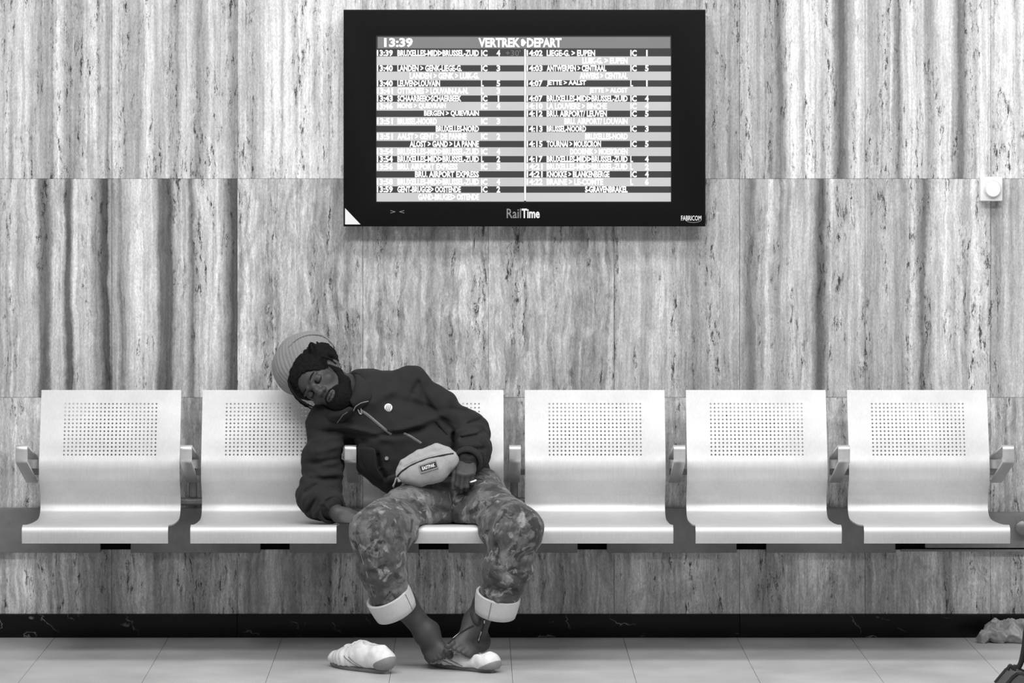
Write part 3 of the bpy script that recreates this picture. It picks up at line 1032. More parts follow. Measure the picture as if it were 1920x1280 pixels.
def hand(S, wr, e1, e3, side, curl, spread=.08, thumb=(.5, .45), scale=1.0):
    """wr wrist, e1 towards the fingers, e3 out of the back of the hand, side: towards the thumb"""
    e1 = nv(e1); e3 = nv(np.array(e3) - e1 * np.dot(e3, e1)); e2 = nv(np.cross(e1, e3))
    if e2.dot(side) < 0: e2 = -e2
    wr = np.array(wr)
    out = []
    kn = [(.026, .086), (.009, .092), (-.009, .088), (-.026, .079)]
    ln = [(.042, .026, .020), (.046, .029, .021), (.043, .027, .020), (.034, .021, .018)]
    for (a, b), l in zip(kn, ln):
        k0 = wr + (e2 * a * 1.0 + e1 * b) * scale
        S.cone(wr + (e2 * a * .55 + e1 * .012) * scale, k0, .0150 * scale, .0105 * scale, .012)
        p, an = k0, 0.0
        dirx = nv(e1 + e2 * a * spread / .026)
        r = .0098 * scale if a > -.02 else .0085 * scale
        for j, seg in enumerate(l):
            an += curl[j]
            dv = dirx * math.cos(an) - e3 * math.sin(an)
            nx = p + dv * seg * scale
            S.cone(p, nx, r, r * .90, .004)
            p = nx; r *= .92
        out.append((p, dv, r))
    S.ell(wr + (e1 * .05 - e3 * .004) * scale, (.036 * scale, .040 * scale, .015 * scale), np.array([e2, e1, e3]), .012)
    # thumb leaves the side of the palm near its base
    t0 = wr + (e2 * .026 + e1 * .026 - e3 * .006) * scale
    d1 = nv(e2 * thumb[0] + e1 - e3 * thumb[1] * .6)
    t1 = t0 + d1 * .042 * scale
    d2 = nv(e1 + e2 * (thumb[0] * .25) - e3 * thumb[1])
    t2 = t1 + d2 * .032 * scale
    d3 = nv(e1 - e2 * .12 - e3 * thumb[1] * 1.4)
    t3 = t2 + d3 * .025 * scale
    S.cone(wr + (e2 * .012 + e1 * .012) * scale, t0, .015 * scale, .015 * scale, .012)
    S.chain([t0, t1, t2, t3], [.0145 * scale, .0125 * scale, .0108 * scale, .0092 * scale], .005)
    out.append((t3, d3, .009))
    return out, e1, e2, e3
tipsL, *_ = hand(body, np.array(P(877, 860, -.565)), V3(-.10, -.80, -.60), V3(.05, -.60, .80), V3(-1, 0, 0), (.95, 1.0, .6), thumb=(.35, .7), scale=.92)
tipsR, *_ = hand(body, np.array(P(632, 962, -.62)), V3(.72, -.30, -.40), V3(-.15, -.80, .55), V3(-.2, -.5, .5), (.45, .6, .4), thumb=(.3, .3), scale=.98)

def foot(S, an, heel, ball, up, inner, wf=1.0):
    """bare foot: ankle, heel and ball of the foot given in place"""
    an, heel, ball = np.array(an), np.array(heel), np.array(ball)
    e1 = nv(ball - heel); up = nv(np.array(up) - e1 * np.dot(up, e1)); e2 = np.cross(e1, up)
    if e2.dot(inner) < 0: e2 = -e2
    S.cone(an, heel, .034, .030, .03)
    S.ell(heel, (.031, .036, .031), np.array([e2, e1, up]), .02)
    S.cone(an + e1 * .012, ball + e2 * .012 + up * .004, .034, .022, .03)
    S.cone(heel + e1 * .02 - e2 * .012, ball - e2 * .028 * wf - up * .004, .026, .018, .03)
    S.cone(ball + e2 * .024 * wf, ball - e2 * .034 * wf - e1 * .018, .021, .0165, .02)
    S.ell(an + e2 * .032 + up * .004, (.011, .013, .013), np.array([e2, e1, up]), .014)
    S.ell(an - e2 * .030 - up * .006, (.011, .013, .013), np.array([e2, e1, up]), .014)
    nails = []
    for i in range(5):
        off = (.030 - .0165 * i - (.003 if i else 0)) * wf
        st = ball + e2 * off + e1 * (.004 - .0045 * i)
        ln = [.046, .036, .033, .029, .024][i]
        r = [.0128, .0088, .0083, .0078, .0074][i]
        md = st + e1 * ln * .55 + up * .004
        tp = st + e1 * ln - up * .003
        S.chain([st - e1 * .02, md, tp], [r * 1.05, r * .92, r], .006)
        nails.append((tp + up * r * .72, e1, up, r))
    return nails
HEEL_R, BALL_R = P(802, 1206, -.70), P(822, 1226, -.80)
foot(body, AN_R, HEEL_R, BALL_R, V3(-.30, -.6, .75), V3(1, .2, 0), .78)
HEEL_L, BALL_L = P(900, 1200, -.74), P(866, 1214, -.85)
foot(body, AN_L, HEEL_L, BALL_L, V3(.50, -.15, .80), V3(-1, .2, .5), .95)
body.func(above_seat, '&', .006, A_SEAT, 9)
bme = body.mesh('body', .0026, slack=.015)
bme.materials.append(M['skin']); bme.materials.append(M['sole_skin'])
cs_ = np.zeros(len(bme.polygons) * 3, np.float32); bme.polygons.foreach_get('center', cs_); cs_ = cs_.reshape(-1, 3)
ns_ = np.zeros(len(bme.polygons) * 3, np.float32); bme.polygons.foreach_get('normal', ns_); ns_ = ns_.reshape(-1, 3)
mi_ = np.zeros(len(bme.polygons), np.int32)
for hl, bl_, up_ in ((HEEL_R, BALL_R, V3(-.30, -.6, .75)), (HEEL_L, BALL_L, V3(.50, -.15, .80))):      # paler soles
    e_ = nv(np.array(bl_) - np.array(hl)); up_ = nv(up_ - e_ * up_.dot(e_))
    near_ = np.linalg.norm(cs_ - (np.array(hl) + np.array(bl_)) / 2, axis=1) < .15
    mi_[near_ & (cs_[:, 2] < .13) & (ns_ @ up_ < -.5)] = 1
bme.polygons.foreach_set('material_index', mi_)
bo = link('body', bme, None, man)

# features of the face
for s in (-1, 1):
    e = [H(s * (.017 + .029 * t), .0872 - .004 * t - .006 * (2 * t - 1) ** 2, -.0048 - .0038 * math.sin(math.pi * t)) for t in np.linspace(0, 1, 7)]
    e = [Vector(x) for x in e]
    link('eyelashes', tube_mesh('eyelashes', e, [.0006, .0012, .0015, .0016, .0015, .0012, .0006], 6), M['hair'], man)
    bpts = [Vector(H(s * (.012 + .038 * t), .0925 - .016 * t * t - .001, .0200 + .006 * math.sin(math.pi * t * .9))) for t in np.linspace(0, 1, 7)]
    link('eyebrow', tube_mesh('eyebrow', bpts, [.0010, .0018, .0022, .0022, .0020, .0014, .0008], 6, flat=(tuple(Fw), .6)), M['hair'], man)
lp = Solid(); lp.chain([H(*(np.array(q_) + [0, .0022, .0004])) for q_ in lo_], [.0012, .0040, .0046, .0040, .0012], .003)
link('lower_lip', lp.mesh('lower_lip', .0014, slack=.004), M['lip'], man)

link('mouth_line', tube_mesh('mouth_line', spline([Vector(H(q_[0], q_[1] - .0008, q_[2])) for q_ in ml], 4), .0011, 6), M['hair'], man)
# beard: a thick shell over jaw and chin with a moustache
beard = Solid()
for s in (-1, 1):
    beard.chain([H(s * .068, .008, -.008), H(s * .063, .012, -.045), H(s * .048, .038, -.082), H(s * .02, .064, -.100)], [.006, .011, .019, .026], .02)
    beard.chain([H(s * .027, .080, -.060), H(s * .031, .072, -.074), H(s * .033, .064, -.09)], [.0035, .008, .014], .01)
    beard.chain([H(s * .003, .1000, -.0520), H(s * .016, .0945, -.0540), H(s * .027, .0815, -.060)], [.0022, .0028, .0036], .004)
beard.cone(H(0, .070, -.098), H(0, .060, -.128), .032, .024, .03)
beard.cone(H(0, .078, -.090), H(0, .08, -.096), .016, .016, .012)
beard.ell(H(0, .106, -.0665), (.0245, .034, .0135), HR, .004, '-')
beard.post.append(lambda p, d: d + .0014 * wav(p, 520, 1.0) + .0010 * wav(p, 1100, 4.0))
bmesh_ = beard.mesh('beard', .0024, slack=.008)
link('beard', bmesh_, M['hair'], man)

# hair: dreadlocks pushed back under the cap
hair = Solid()
hair.ell(H(0, -.022, .040), (.090, .106, .084), HR)
hair.ell(H(.028, -.040, .045), (.092, .092, .080), HR, .03)
hair.ell(H(-.004, .120, -.028), (.085, .092, .106), HR, .008, '-')           # the face stays free
hair.ell(H(.0, .10, -.095), (.12, .09, .095), HR, .01, '-')
hair.ell(H(.088, .006, -.030), (.026, .030, .040), HR, .01, '-')            # and the ear
hair.post.append(lambda p, d: d + .0022 * wav(p, 300, 2.0) + .0012 * wav(p, 800, 3.0))
link('hair', hair.mesh('hair', .003, slack=.01), M['hair'], man)
locks = [[(541, 712, -.40), (545, 728, -.42), (556, 744, -.43), (572, 756, -.435), (590, 764, -.44)], [(546, 726, -.41), (553, 742, -.42), (568, 757, -.425), (584, 766, -.43)],
         [(583, 664, -.41), (580, 650, -.425), (584, 643, -.43), (590, 650, -.43), (592, 664, -.43)], [(604, 668, -.43), (618, 672, -.44), (630, 682, -.43)]]
for lk in locks:
    pts = spline([P(*q_) for q_ in lk], 6)
    n_ = len(pts)
    link('dreadlock', tube_mesh('dreadlock', pts, [.0044 * (1 + .18 * math.sin(i * 1.9)) * (1 if i < n_ - 4 else .6) for i in range(n_)], 7), M['hair'], man)

# large knitted cap, opening towards the forehead
cap = Solid()
cA = nv([-.30, .42, .86])                      # where the crown points
cX = nv(np.cross(V3(0, 1, 0), cA)); cY = np.cross(cA, cX)
CR = np.array([cX, cY, cA])
cc = np.array(P(577, 684, -.315))
cap.ell(cc + cA * .02, (.110, .098, .098), CR)
cap.ell(cc + V3(-.032, .0, -.018), (.085, .085, .088), None, .04)
cap.ell(np.array(P(592, 727, -.43)), (.100, .095, .106), None, .012, '-')
cap.ell(np.array(P(618, 735, -.36)), (.090, .12, .102), None, .012, '-')
def ribs(p, d):
    q_ = (p - cc) @ CR.T
    an = np.arctan2(q_[:, 1], q_[:, 0])
    return d + .0012 * np.sin(an * 46) + .002 * wav(p, 60, 1.0)
cap.post.append(ribs)
cpo = link('cap', cap.mesh('cap', .0032, slack=.01), M['cap'], man)
rim = [cap.hit(*q_) for q_ in ((545, 662), (565, 648), (590, 642), (612, 646), (626, 655))]
seam = spline([(p_ + Vector((0, -.002, .004))) for p_ in [cap.hit(*q_) for q_ in ((541, 652), (556, 638), (575, 630), (595, 629), (610, 634), (622, 645), (628, 654))]], 4)
link('cap_seam', tube_mesh('cap_seam', seam, .0022, 6), M['cap'], cpo)

# jacket
Y1 = V3(0, 1, 0)
def fold(n, amp, ph=0.0, tw=1.2):
    def fn(t, q_):
        an = np.arctan2(q_[:, 2], q_[:, 0])
        return amp * (np.sin(t * n * 6.28 + tw * np.sin(an + ph) + ph) + .6 * np.sin(t * n * 10.7 + 2 * np.sin(an * 2 + ph)))
    return fn
jac = Solid()
A = np.array
jac.chain([A(UCH), A(CHE), A(WAI), A(PEL) + V3(.0, 0, .03)], [.118, .142, .136, .138], .05, flat=(Y1, .80))
jac.cone(A(P(684, 752, -.33)), A(P(672, 742, -.33)), .08, .07, .04, flat=(Y1, .9))
jac.cone(A(UCH), A(SH_L), .10, .064, .06)
jac.cone(A(UCH), A(SH_R), .10, .066, .06)
jac.cone(A(P(712, 850, -.37)), A(P(732, 872, -.38)), .075, .085, .05)          # side draped over the armrest
jac.cone(A(P(704, 862, -.40)), A(P(746, 880, -.40)), .050, .050, .04)
# his left sleeve
jac.cone(A(SH_L), A(EL_L), .066, .070, .03, wob=fold(2.2, .0035, .5))
jac.cone(A(EL_L), A(P(884, 846, -.50)), .070, .063, .03, wob=fold(2.0, .005, 1.4))
jac.cone(A(P(884, 846, -.50)), A(P(878, 862, -.56)), .060, .047, .02, wob=fold(1.6, .004, .2))
# his right sleeve, lying on the next seat
jac.cone(A(SH_R), A(P(608, 868, -.39)), .070, .072, .04, wob=fold(1.6, .004, .9))
jac.cone(A(P(608, 868, -.39)), A(P(600, 922, -.43)), .072, .068, .03, wob=fold(1.5, .005, 2.2))
jac.cone(A(P(598, 930, -.45)), A(P(614, 947, -.56)), .062, .056, .04, wob=fold(2.2, .006, .3))
jac.cone(A(P(576, 932, -.44)), A(P(590, 945, -.52)), .038, .045, .03)
jac.post.append(crease([
    (600, 812, 700, 818, 0.0155, 0.0102), (640, 800, 735, 826, -0.0124, 0.0119), (690, 822, 800, 806, 0.0155, 0.0102), (735, 812, 840, 778, -0.0124, 0.0136),
    (770, 700, 800, 760, .008, 0.0119), (800, 760, 850, 812, .012, 0.0119), (786, 716, 772, 745, 0.0093, 0.0102), (740, 730, 690, 760, -0.0093, 0.0153),
    (640, 826, 690, 830, 0.0186, 0.0119), (850, 812, 852, 850, 0.0248, 0.0085), (720, 748, 800, 768, 0.0093, 0.0170), (612, 770, 660, 800, 0.0124, 0.0119),
    (708, 850, 712, 880, 0.0186, 0.0076), (712, 880, 724, 900, 0.0155, 0.0085), (818, 800, 850, 830, 0.0062, 0.0051), (640, 840, 636, 880, 0.0093, 0.0085),
    (575, 872, 640, 862, 0.0093, 0.0085), (570, 898, 636, 900, 0.0109, 0.0085), (568, 925, 600, 905, 0.0093, 0.0068), (585, 850, 640, 838, -0.0078, 0.0102),
    (575, 960, 596, 928, 0.0109, 0.0059), (588, 968, 610, 930, -0.0093, 0.0059), (870, 800, 905, 790, 0.0093, 0.0068), (858, 822, 908, 812, 0.0109, 0.0068),
    (860, 840, 912, 838, 0.0093, 0.0068), (840, 770, 880, 778, 0.0093, 0.0085)]))
jac.post.append(lambda p, d: d + .0040 * wav(p, 42, 1.2) + .0022 * wav(p, 105, 2.6))
# the armrest stands between sleeve and flank
for gx, gy, gr in ((660, 851, .013), (658, 866, .017), (656, 884, .021), (657, 904, .024), (660, 928, .028), (664, 950, .028)):
    jac.cone(A(P(gx, gy, -.62)), A(P(gx, gy, -.16)), gr, gr, .008, '-')
# opening for the neck
jac.cone(A(P(652, 728, -.40)), A(P(640, 722, -.40)), .060, .075, .02, '-')
# lies on the seats, arms of the bench stay free
jac.func(above_seat, '&', .006, A_SEAT, 9)
_ax = x_first + pitch * 1.5
_ay = nv([0, -.345, .070]); _az = np.cross(V3(1, 0, 0), _ay)
jac.rbox(A([_ax, YB - .118, .652]), (.0225, .185, .050), .004, np.array([V3(1, 0, 0), _ay, _az]), .004, '-')
jo = link('jacket', jac.mesh('jacket', .0044, slack=.02), M['jacket'], man)

def ring_band(name, c, ax, ra, wd, th, mat, parent, ribs_=0, squash=None, n=64, flare=0.0):
    """short sleeve band around an axis"""
    c = Vector(c); ax = Vector(ax).normalized()
    u = ax.orthogonal().normalized(); vv = ax.cross(u)
    prof_ = [(-wd / 2, 0), (-wd / 2 + .003, th), (-wd * .2, th * 1.25), (wd * .2, th * 1.25), (wd / 2 - .003, th), (wd / 2, 0), (wd / 2 - .002, -th * .6), (-wd / 2 + .002, -th * .6)]
    V_, F_ = [], []
    m_ = len(prof_)
    for i in range(n):
        an = 2 * math.pi * i / n
        rr = u * math.cos(an) + vv * math.sin(an)
        if squash:
            sa = Vector(squash[0]); rr = rr - sa * rr.dot(sa) * (1 - squash[1])
        for a_, b_ in prof_:
            r_ = ra + b_ + flare * a_ + (ribs_ * math.cos(an * 30) if b_ > 0 else 0)
            V_.append(c + rr * r_ + ax * a_)
    for i in range(n):
        for k in range(m_):
            F_.append((i * m_ + k, i * m_ + (k + 1) % m_, ((i + 1) % n) * m_ + (k + 1) % m_, ((i + 1) % n) * m_ + k))
    return link(name, mesh(name, V_, F_, True, 60), mat, parent)
ring_band('cuff', P(877, 864, -.572), Vector(P(872, 878, -.64)) - Vector(P(884, 846, -.50)), .043, .036, .006, M['jacket_rib'], jo, .0012)
ring_band('cuff', P(620, 953, -.588), Vector(P(630, 958, -.64)) - Vector(P(608, 945, -.54)), .044, .036, .006, M['jacket_rib'], jo, .0012)

# collar: an upright flap round the neck, open at the throat
def strip(name, rows_, mat, parent, th=.005):
    """sheet through rows of points, given thickness"""
    V_, F_ = [], []
    m_ = len(rows_[0])
    for r_ in rows_: V_ += [Vector(x) for x in r_]
    for i in range(len(rows_) - 1):
        for k in range(m_ - 1):
            F_.append((i * m_ + k, i * m_ + k + 1, (i + 1) * m_ + k + 1, (i + 1) * m_ + k))
    me = mesh(name, V_, F_, True)
    o = bpy.data.objects.new('tmp', me); COL.objects.link(o)
    md = o.modifiers.new('s', 'SUBSURF'); md.levels = 2; md.render_levels = 2
    md = o.modifiers.new('t', 'SOLIDIFY'); md.thickness = th; md.offset = 0
    m2 = bpy.data.meshes.new_from_object(o.evaluated_get(bpy.context.evaluated_depsgraph_get()))
    bpy.data.objects.remove(o)
    m2.polygons.foreach_set('use_smooth', [True] * len(m2.polygons))
    return link(name, m2, mat, parent)
def jh(px, py, lift):
    return jac.hit(px, py) + Vector((0, -lift, 0))
strip('collar', [[jh(668, 769, .004), jh(692, 757, .004), jh(700, 738, .004), P(696, 716, -.38), P(684, 704, -.31), P(664, 712, -.25)],
                 [P(662, 762, -.482), P(684, 746, -.486), P(690, 728, -.462), P(688, 709, -.40), P(676, 698, -.32), P(656, 706, -.25)],
                 [P(657, 752, -.478), P(668, 740, -.480), P(674, 720, -.462), P(674, 704, -.41), P(666, 694, -.33), P(648, 702, -.25)],
                 [P(654, 750, -.455), P(662, 738, -.455), P(667, 720, -.445), P(668, 706, -.40), P(660, 698, -.33), P(644, 706, -.25)]], M['jacket'], jo)
strip('collar', [[jh(668, 771, .004), jh(650, 788, .004), jh(628, 793, .004), jh(606, 784, .004), P(596, 770, -.35)],
                 [P(661, 766, -.482), P(646, 779, -.478), P(626, 782, -.462), P(606, 773, -.42), P(594, 760, -.36)],
                 [P(656, 760, -.470), P(643, 770, -.465), P(626, 772, -.450), P(608, 764, -.41), P(598, 752, -.36)]], M['jacket'], jo)
collar_edge = [P(663, 770, -.488), P(667, 762, -.492), P(678, 755, -.492), P(691, 752, -.484)]
link('collar_piping', tube_mesh('collar_piping', spline(collar_edge, 5), .0016, 6), M['print_grey'], jo)

def on(S, pts, lift=.002, n=5):
    out = []
    for i in range(len(pts) - 1):
        for k in range(n):
            t = k / n
            out.append(S.hit(pts[i][0] + (pts[i + 1][0] - pts[i][0]) * t, pts[i][1] + (pts[i + 1][1] - pts[i][1]) * t) + Vector((0, -lift, 0)))
    out.append(S.hit(*pts[-1]) + Vector((0, -lift, 0)))
    for _ in range(2):
        out = [out[0]] + [(out[i - 1] + out[i] * 2 + out[i + 1]) / 4 for i in range(1, len(out) - 1)] + [out[-1]]
    return out
zpath = on(jac, [(675, 768), (690, 778), (710, 795), (733, 814)], .0025)
zo = link('zipper', tube_mesh('zipper', zpath, .0050, 8, flat=((0, 1, 0), .25)), M['zip_grey'], jo)
link('zipper_end', tube_mesh('zipper_end', on(jac, [(757, 812), (770, 818), (790, 831)], .0025), .0046, 8, flat=((0, 1, 0), .25)), M['zip_grey'], zo)
pz = zpath[0] + Vector((-.004, -.006, .004))
link('zip_pull', tube_mesh('zip_pull', [pz + Vector((.007 * math.cos(a) * .6 - .018 * math.sin(a) * .35 + .002, 0, .018 * math.sin(a) + .004 * math.cos(a))) for a in [2 * math.pi * k / 20 for k in range(20)]], .0024, 6, True), M['metal'], zo)
link('pocket_zip', tube_mesh('pocket_zip', on(jac, [(817, 788), (835, 808), (852, 828)], .002), .003, 6, flat=((0, 1, 0), .4)), M['jacket_rib'], jo)
def badge(name, px, py, r, mat, parent, lift=.004):
    c = jac.hit(px, py) + Vector((0, -lift, 0))
    return link(name, tube_mesh(name, [c + Vector((0, .004, 0)), c, c + Vector((0, -.003, 0)), c + Vector((0, -.0034, 0))], [r, r, r * .8, r * .1], 22), mat, parent)
badge('pin_badge', 728, 764, .0145, M['white_enamel'], jo)
bc_ = jac.hit(728, 764) + Vector((0, -.0078, 0))
for k_ in (-1, 0, 1):
    link('badge_mark', tube_mesh('badge_mark', [bc_ + Vector((k_ * .006 - .003, 0, -.010)), bc_ + Vector((k_ * .006 + .003, 0, .010))], .0008, 5), M['strap'], jo)
b2 = badge('press_stud', 725, 859, .0075, M['metal'], jo)
# drawstring ends hanging at the throat
link('cord_end', tube_mesh('cord_end', [P(652, 772, -.478), P(643, 778, -.48), P(637, 786, -.475), P(632, 793, -.468)], .0012, 6), M['zip_grey'], jo)

strip('front_panel', [[jh(674, 836, .003), jh(690, 838, .010), jh(705, 838, .016)], [jh(678, 858, .003), jh(692, 862, .012), jh(705, 862, .020)],
                      [jh(686, 880, .003), jh(697, 884, .012), jh(707, 882, .020)], [jh(704, 897, .003), jh(714, 900, .010), jh(722, 897, .014)]], M['jacket'], jo, .004)
# shirt showing at the throat and the belly
sh = Solid()
sh.chain([NECK + V3(-.012, -.035, -.01), np.array(P(665, 765, -.42))], [.045, .035], .02)
link('shirt', sh.mesh('shirt', .004, slack=.01), M['bag_dark'], man)

# trousers
tro = Solid()
tro.cone(A(P(812, 925, -.38)), A(P(886, 922, -.38)), .112, .112, .05, flat=((0, 0, 1), .82))
tro.cone(A(P(845, 938, -.43)), A(P(846, 950, -.47)), .085, .07, .05)
tro.cone(A(P(800, 947, -.52)), A(P(895, 945, -.52)), .062, .062, .04)
tro.cone(A(P(800, 938, -.44)), A(KN_R) + V3(-.004, .015, .008), .095, .082, .05, wob=fold(2.5, .003, .4))
tro.cone(A(P(890, 936, -.44)), A(KN_L) + V3(.004, .015, .006), .095, .078, .05, wob=fold(2.5, .003, 1.9))
tro.cone(A(P(805, 958, -.48)), A(P(742, 1004, -.80)), .055, .055, .04)
tro.cone(A(P(886, 958, -.48)), A(P(936, 1002, -.80)), .055, .052, .04)
tro.cone(A(KN_R), A(P(716, 1062, -.85)), .083, .076, .04, wob=fold(1.3, .003, 1.0))
tro.cone(A(P(716, 1062, -.85)), A(P(736, 1128, -.82)), .074, .066, .03, wob=fold(1.8, .003, 2.0))
tro.cone(A(KN_L), A(P(952, 1066, -.85)), .080, .076, .04, wob=fold(1.3, .003, .2))
tro.cone(A(P(952, 1066, -.85)), A(P(932, 1128, -.82)), .074, .066, .03, wob=fold(1.8, .003, 1.1))
tro.post.append(crease([
    (846, 918, 850, 985, .008, .006), (800, 940, 850, 960, .008, .010), (870, 962, 930, 930, .008, .010), (780, 962, 848, 972, -.006, .012),
    (860, 972, 905, 948, -.006, .010), (760, 1000, 740, 960, .007, .008), (745, 1012, 720, 975, .007, .008), (765, 985, 752, 945, .006, .009),
    (925, 1010, 945, 968, .008, .008), (938, 1015, 962, 985, .007, .007), (912, 990, 925, 950, .007, .008), (672, 1000, 690, 1030, .006, .008),
    (690, 1050, 755, 1030, .006, .010), (695, 1085, 762, 1075, .006, .010), (930, 1048, 1000, 1030, .006, .010), (915, 1085, 985, 1075, .006, .010),
    (900, 1105, 960, 1098, -.005, .008), (700, 1110, 765, 1096, -.005, .008), (905, 925, 960, 945, .005, .008), (920, 945, 985, 962, .005, .008)]))
tro.post.append(lambda p, d: d + .0030 * wav(p, 48, .4) + .0018 * wav(p, 115, 1.6))
tro.func(above_seat, '&', .006, A_SEAT, 9)
to = link('trousers', tro.mesh('trousers', .0042, slack=.02), M['camo'], man)

def turnup(name, c, ax, ra, wd, sq, seam_an):
    c = Vector(c); ax = Vector(ax).normalized()
    cf = ring_band(name, c, ax, ra, wd, .006, M['cuff'], to, 0, sq, 72, .06)
    rr = Vector(seam_an); rr = (rr - ax * rr.dot(ax)).normalized()
    link('cuff_seam', tube_mesh('cuff_seam', [c + rr * (ra + .0075 + .06 * t_) + ax * t_ for t_ in (-wd * .42, -wd * .2, 0, wd * .2, wd * .42)], .0016, 6), M['print_grey'], cf)
    return cf
turnup('turn_up', P(735, 1130, -.815), Vector(P(724, 1108, -.83)) - Vector(P(746, 1150, -.80)), .070, .076, ((0, 1, 0), 1.0), (.80, -.6, 0))
turnup('turn_up', P(931, 1131, -.815), Vector(P(938, 1100, -.83)) - Vector(P(925, 1160, -.795)), .068, .074, ((0, 1, 0), 1.0), (-.25, -.97, 0))
link('fly_seam', tube_mesh('fly_seam', on(tro, [(842, 922), (845, 940), (848, 955)], .0005), .0014, 5), M['zip_grey'], to)
link('side_seam', tube_mesh('side_seam', on(tro, [(668, 1010), (680, 1050), (692, 1090), (700, 1116)], .001), .0016, 5), M['print_grey'], to)

# straps hanging round the left ankle, ring on the hand
def strap(pts, r, mat, nm, fl=((0, 1, 0), .5)):
    return link(nm, tube_mesh(nm, spline([P(*q_) for q_ in pts], 6), r, 7, flat=fl), mat, man)
def hug(pts, r, mat, nm, lift):
    return link(nm, tube_mesh(nm, on(body, pts, lift), r, 7, flat=((0, 1, 0), .5)), mat, man)
hug([(884, 1148), (886, 1158), (891, 1168), (898, 1172), (901, 1160)], .0045, M['strap'], 'ankle_strap', .003)
hug([(840, 1206), (850, 1197), (862, 1187), (876, 1178), (888, 1172)], .0030, M['strap'], 'ankle_strap', .003)
hug([(850, 1196), (856, 1191), (862, 1186)], .0026, M['metal'], 'strap_highlight', .005)  # pale strips model the highlights on the dark straps
hug([(908, 1158), (907, 1172), (902, 1188), (897, 1204)], .0032, M['strap'], 'ankle_strap', .003)
hug([(902, 1184), (899, 1192), (897, 1200)], .0024, M['metal'], 'strap_highlight', .005)
hug([(908, 1162), (908, 1168)], .0024, M['metal'], 'strap_highlight', .005)
rg = P(887, 902, -.70)
rc = body.hit(887, 902) + Vector((0, .004, 0))
link('ring', tube_mesh('ring', [rc + Vector((.0095 * math.cos(a), .0095 * math.sin(a), .003 * math.cos(a))) for a in [2 * math.pi * k / 20 for k in range(20)]], .003, 8, True), M['white_enamel'], man)
lobe = H(.083, .000, -.052)
link('ear_loop', tube_mesh('ear_loop', [Vector(lobe + Lf * .010 * math.sin(a) + U * .010 * math.cos(a) - Fw * .004 * math.sin(a)) for a in [2 * math.pi * k / 20 for k in range(20)]], .0015, 6, True), M['print_grey'], man)

# ------------------------------------------------------------------ waist bag on his lap
bgc = P(800, 877, -.585)
bag = tag(empty('waist_bag', P(795, 913, -.56)), 'pale canvas waist bag with zip and dark name patch on the sleeping person\'s lap', 'bag')
bx1 = nv([.955, -.02, .29]); bz1 = nv(np.array([-.29, .22, .955]) - bx1 * np.dot([-.29, .22, .955], bx1)); by1 = np.cross(bz1, bx1)
BR = np.array([bx1, by1, bz1])
def Bq(a, b, c): return np.array(bgc) + bx1 * a + by1 * b + bz1 * c
pack = Solid()
pack.chain([Bq(-.072, 0, .004), Bq(-.03, 0, -.002), Bq(.03, 0, -.002), Bq(.068, 0, .006)], [.036, .049, .050, .040], .02, flat=(by1, .78))
pack.ell(Bq(.078, .002, .006), (.036, .026, .034), BR, .015)
pack.chain([Bq(-.075, -.026, .022), Bq(-.03, -.036, .027), Bq(.03, -.036, .0285), Bq(.088, -.026, .030)], [.003] * 4, .004, '-')      # groove under the flap
pack.chain([Bq(-.07, .0, .036), Bq(-.01, .0, .047), Bq(.05, .0, .050), Bq(.085, .0, .036)], [.017, .021, .021, .014], .006, flat=(by1, 1.25))
pack.post.append(lambda p, d: d + .0016 * wav(p, 75, 2.0) + .0007 * wav(p, 190, .5))
pko = link('pouch', pack.mesh('pouch', .0024, slack=.008), M['bag'], bag)
zz = on(pack, [(745, 893), (752, 884), (770, 872), (800, 860), (830, 853), (850, 850)], .0008)
zb = link('zipper', tube_mesh('zipper', zz, .0034, 6), M['bag_dark'], bag)
zp = zz[0] + Vector((-.004, -.006, -.004))
link('zip_pull', tube_mesh('zip_pull', [zp, zp + Vector((-.004, -.003, -.014)), zp + Vector((-.010, -.003, -.028)), zp + Vector((-.008, 0, -.034))], [.0035, .003, .004, .002], 7), M['metal'], zb)
def on_bag(u, v_):           # point on the front of the pouch
    t = Bq(u, -.12, v_)
    ys = np.linspace(0, .12, 200)
    pts = t + np.outer(ys, by1)
    d = pack.eval(pts); i = int(np.argmax(d < 0))
    return pts[i]
pc = on_bag(.010, -.004) - by1 * .0022
def pt(a, c, b=0.0): return Vector(pc + bx1 * a + bz1 * c - by1 * b)
tilt = bx1 * 0
pv = [pt(-.031, -.0145), pt(.031, -.0145), pt(.031, .0145), pt(-.031, .0145), pt(-.031, -.0145, -.006), pt(.031, -.0145, -.006), pt(.031, .0145, -.006), pt(-.031, .0145, -.006)]
link('name_patch', mesh('name_patch', pv, [(0, 1, 2, 3), (0, 4, 5, 1), (1, 5, 6, 2), (2, 6, 7, 3), (3, 7, 4, 0)], False), M['print_grey'], bag)
pv = [pt(-.028, -.0095, .0008), pt(.028, -.0095, .0008), pt(.028, .0095, .0008), pt(-.028, .0095, .0008)]
link('patch_field', mesh('patch_field', pv, [(0, 1, 2, 3)], False), M['strap'], bag)
link('patch_lettering', text_mesh([('EASTPAK', -.023, .023, .0062, -.0062)], lambda a, b, y: pt(a, b, .0016), 0, .03), M['print_white'], bag)
bl = [Bq(-.100, .005, .0), Bq(-.118, .03, .004), Bq(-.135, .08, .01), Bq(-.135, .14, .018)]
link('strap', tube_mesh('strap', spline([Vector(x) for x in bl], 5), .013, 8, flat=(tuple(by1), .3)), M['bag_dark'], bag)
br_ = [Bq(.105, .005, .006), Bq(.13, .03, .012), Bq(.15, .08, .015)]
link('strap', tube_mesh('strap', spline([Vector(x) for x in br_], 5), .013, 8, flat=(tuple(by1), .3)), M['bag_dark'], bag)
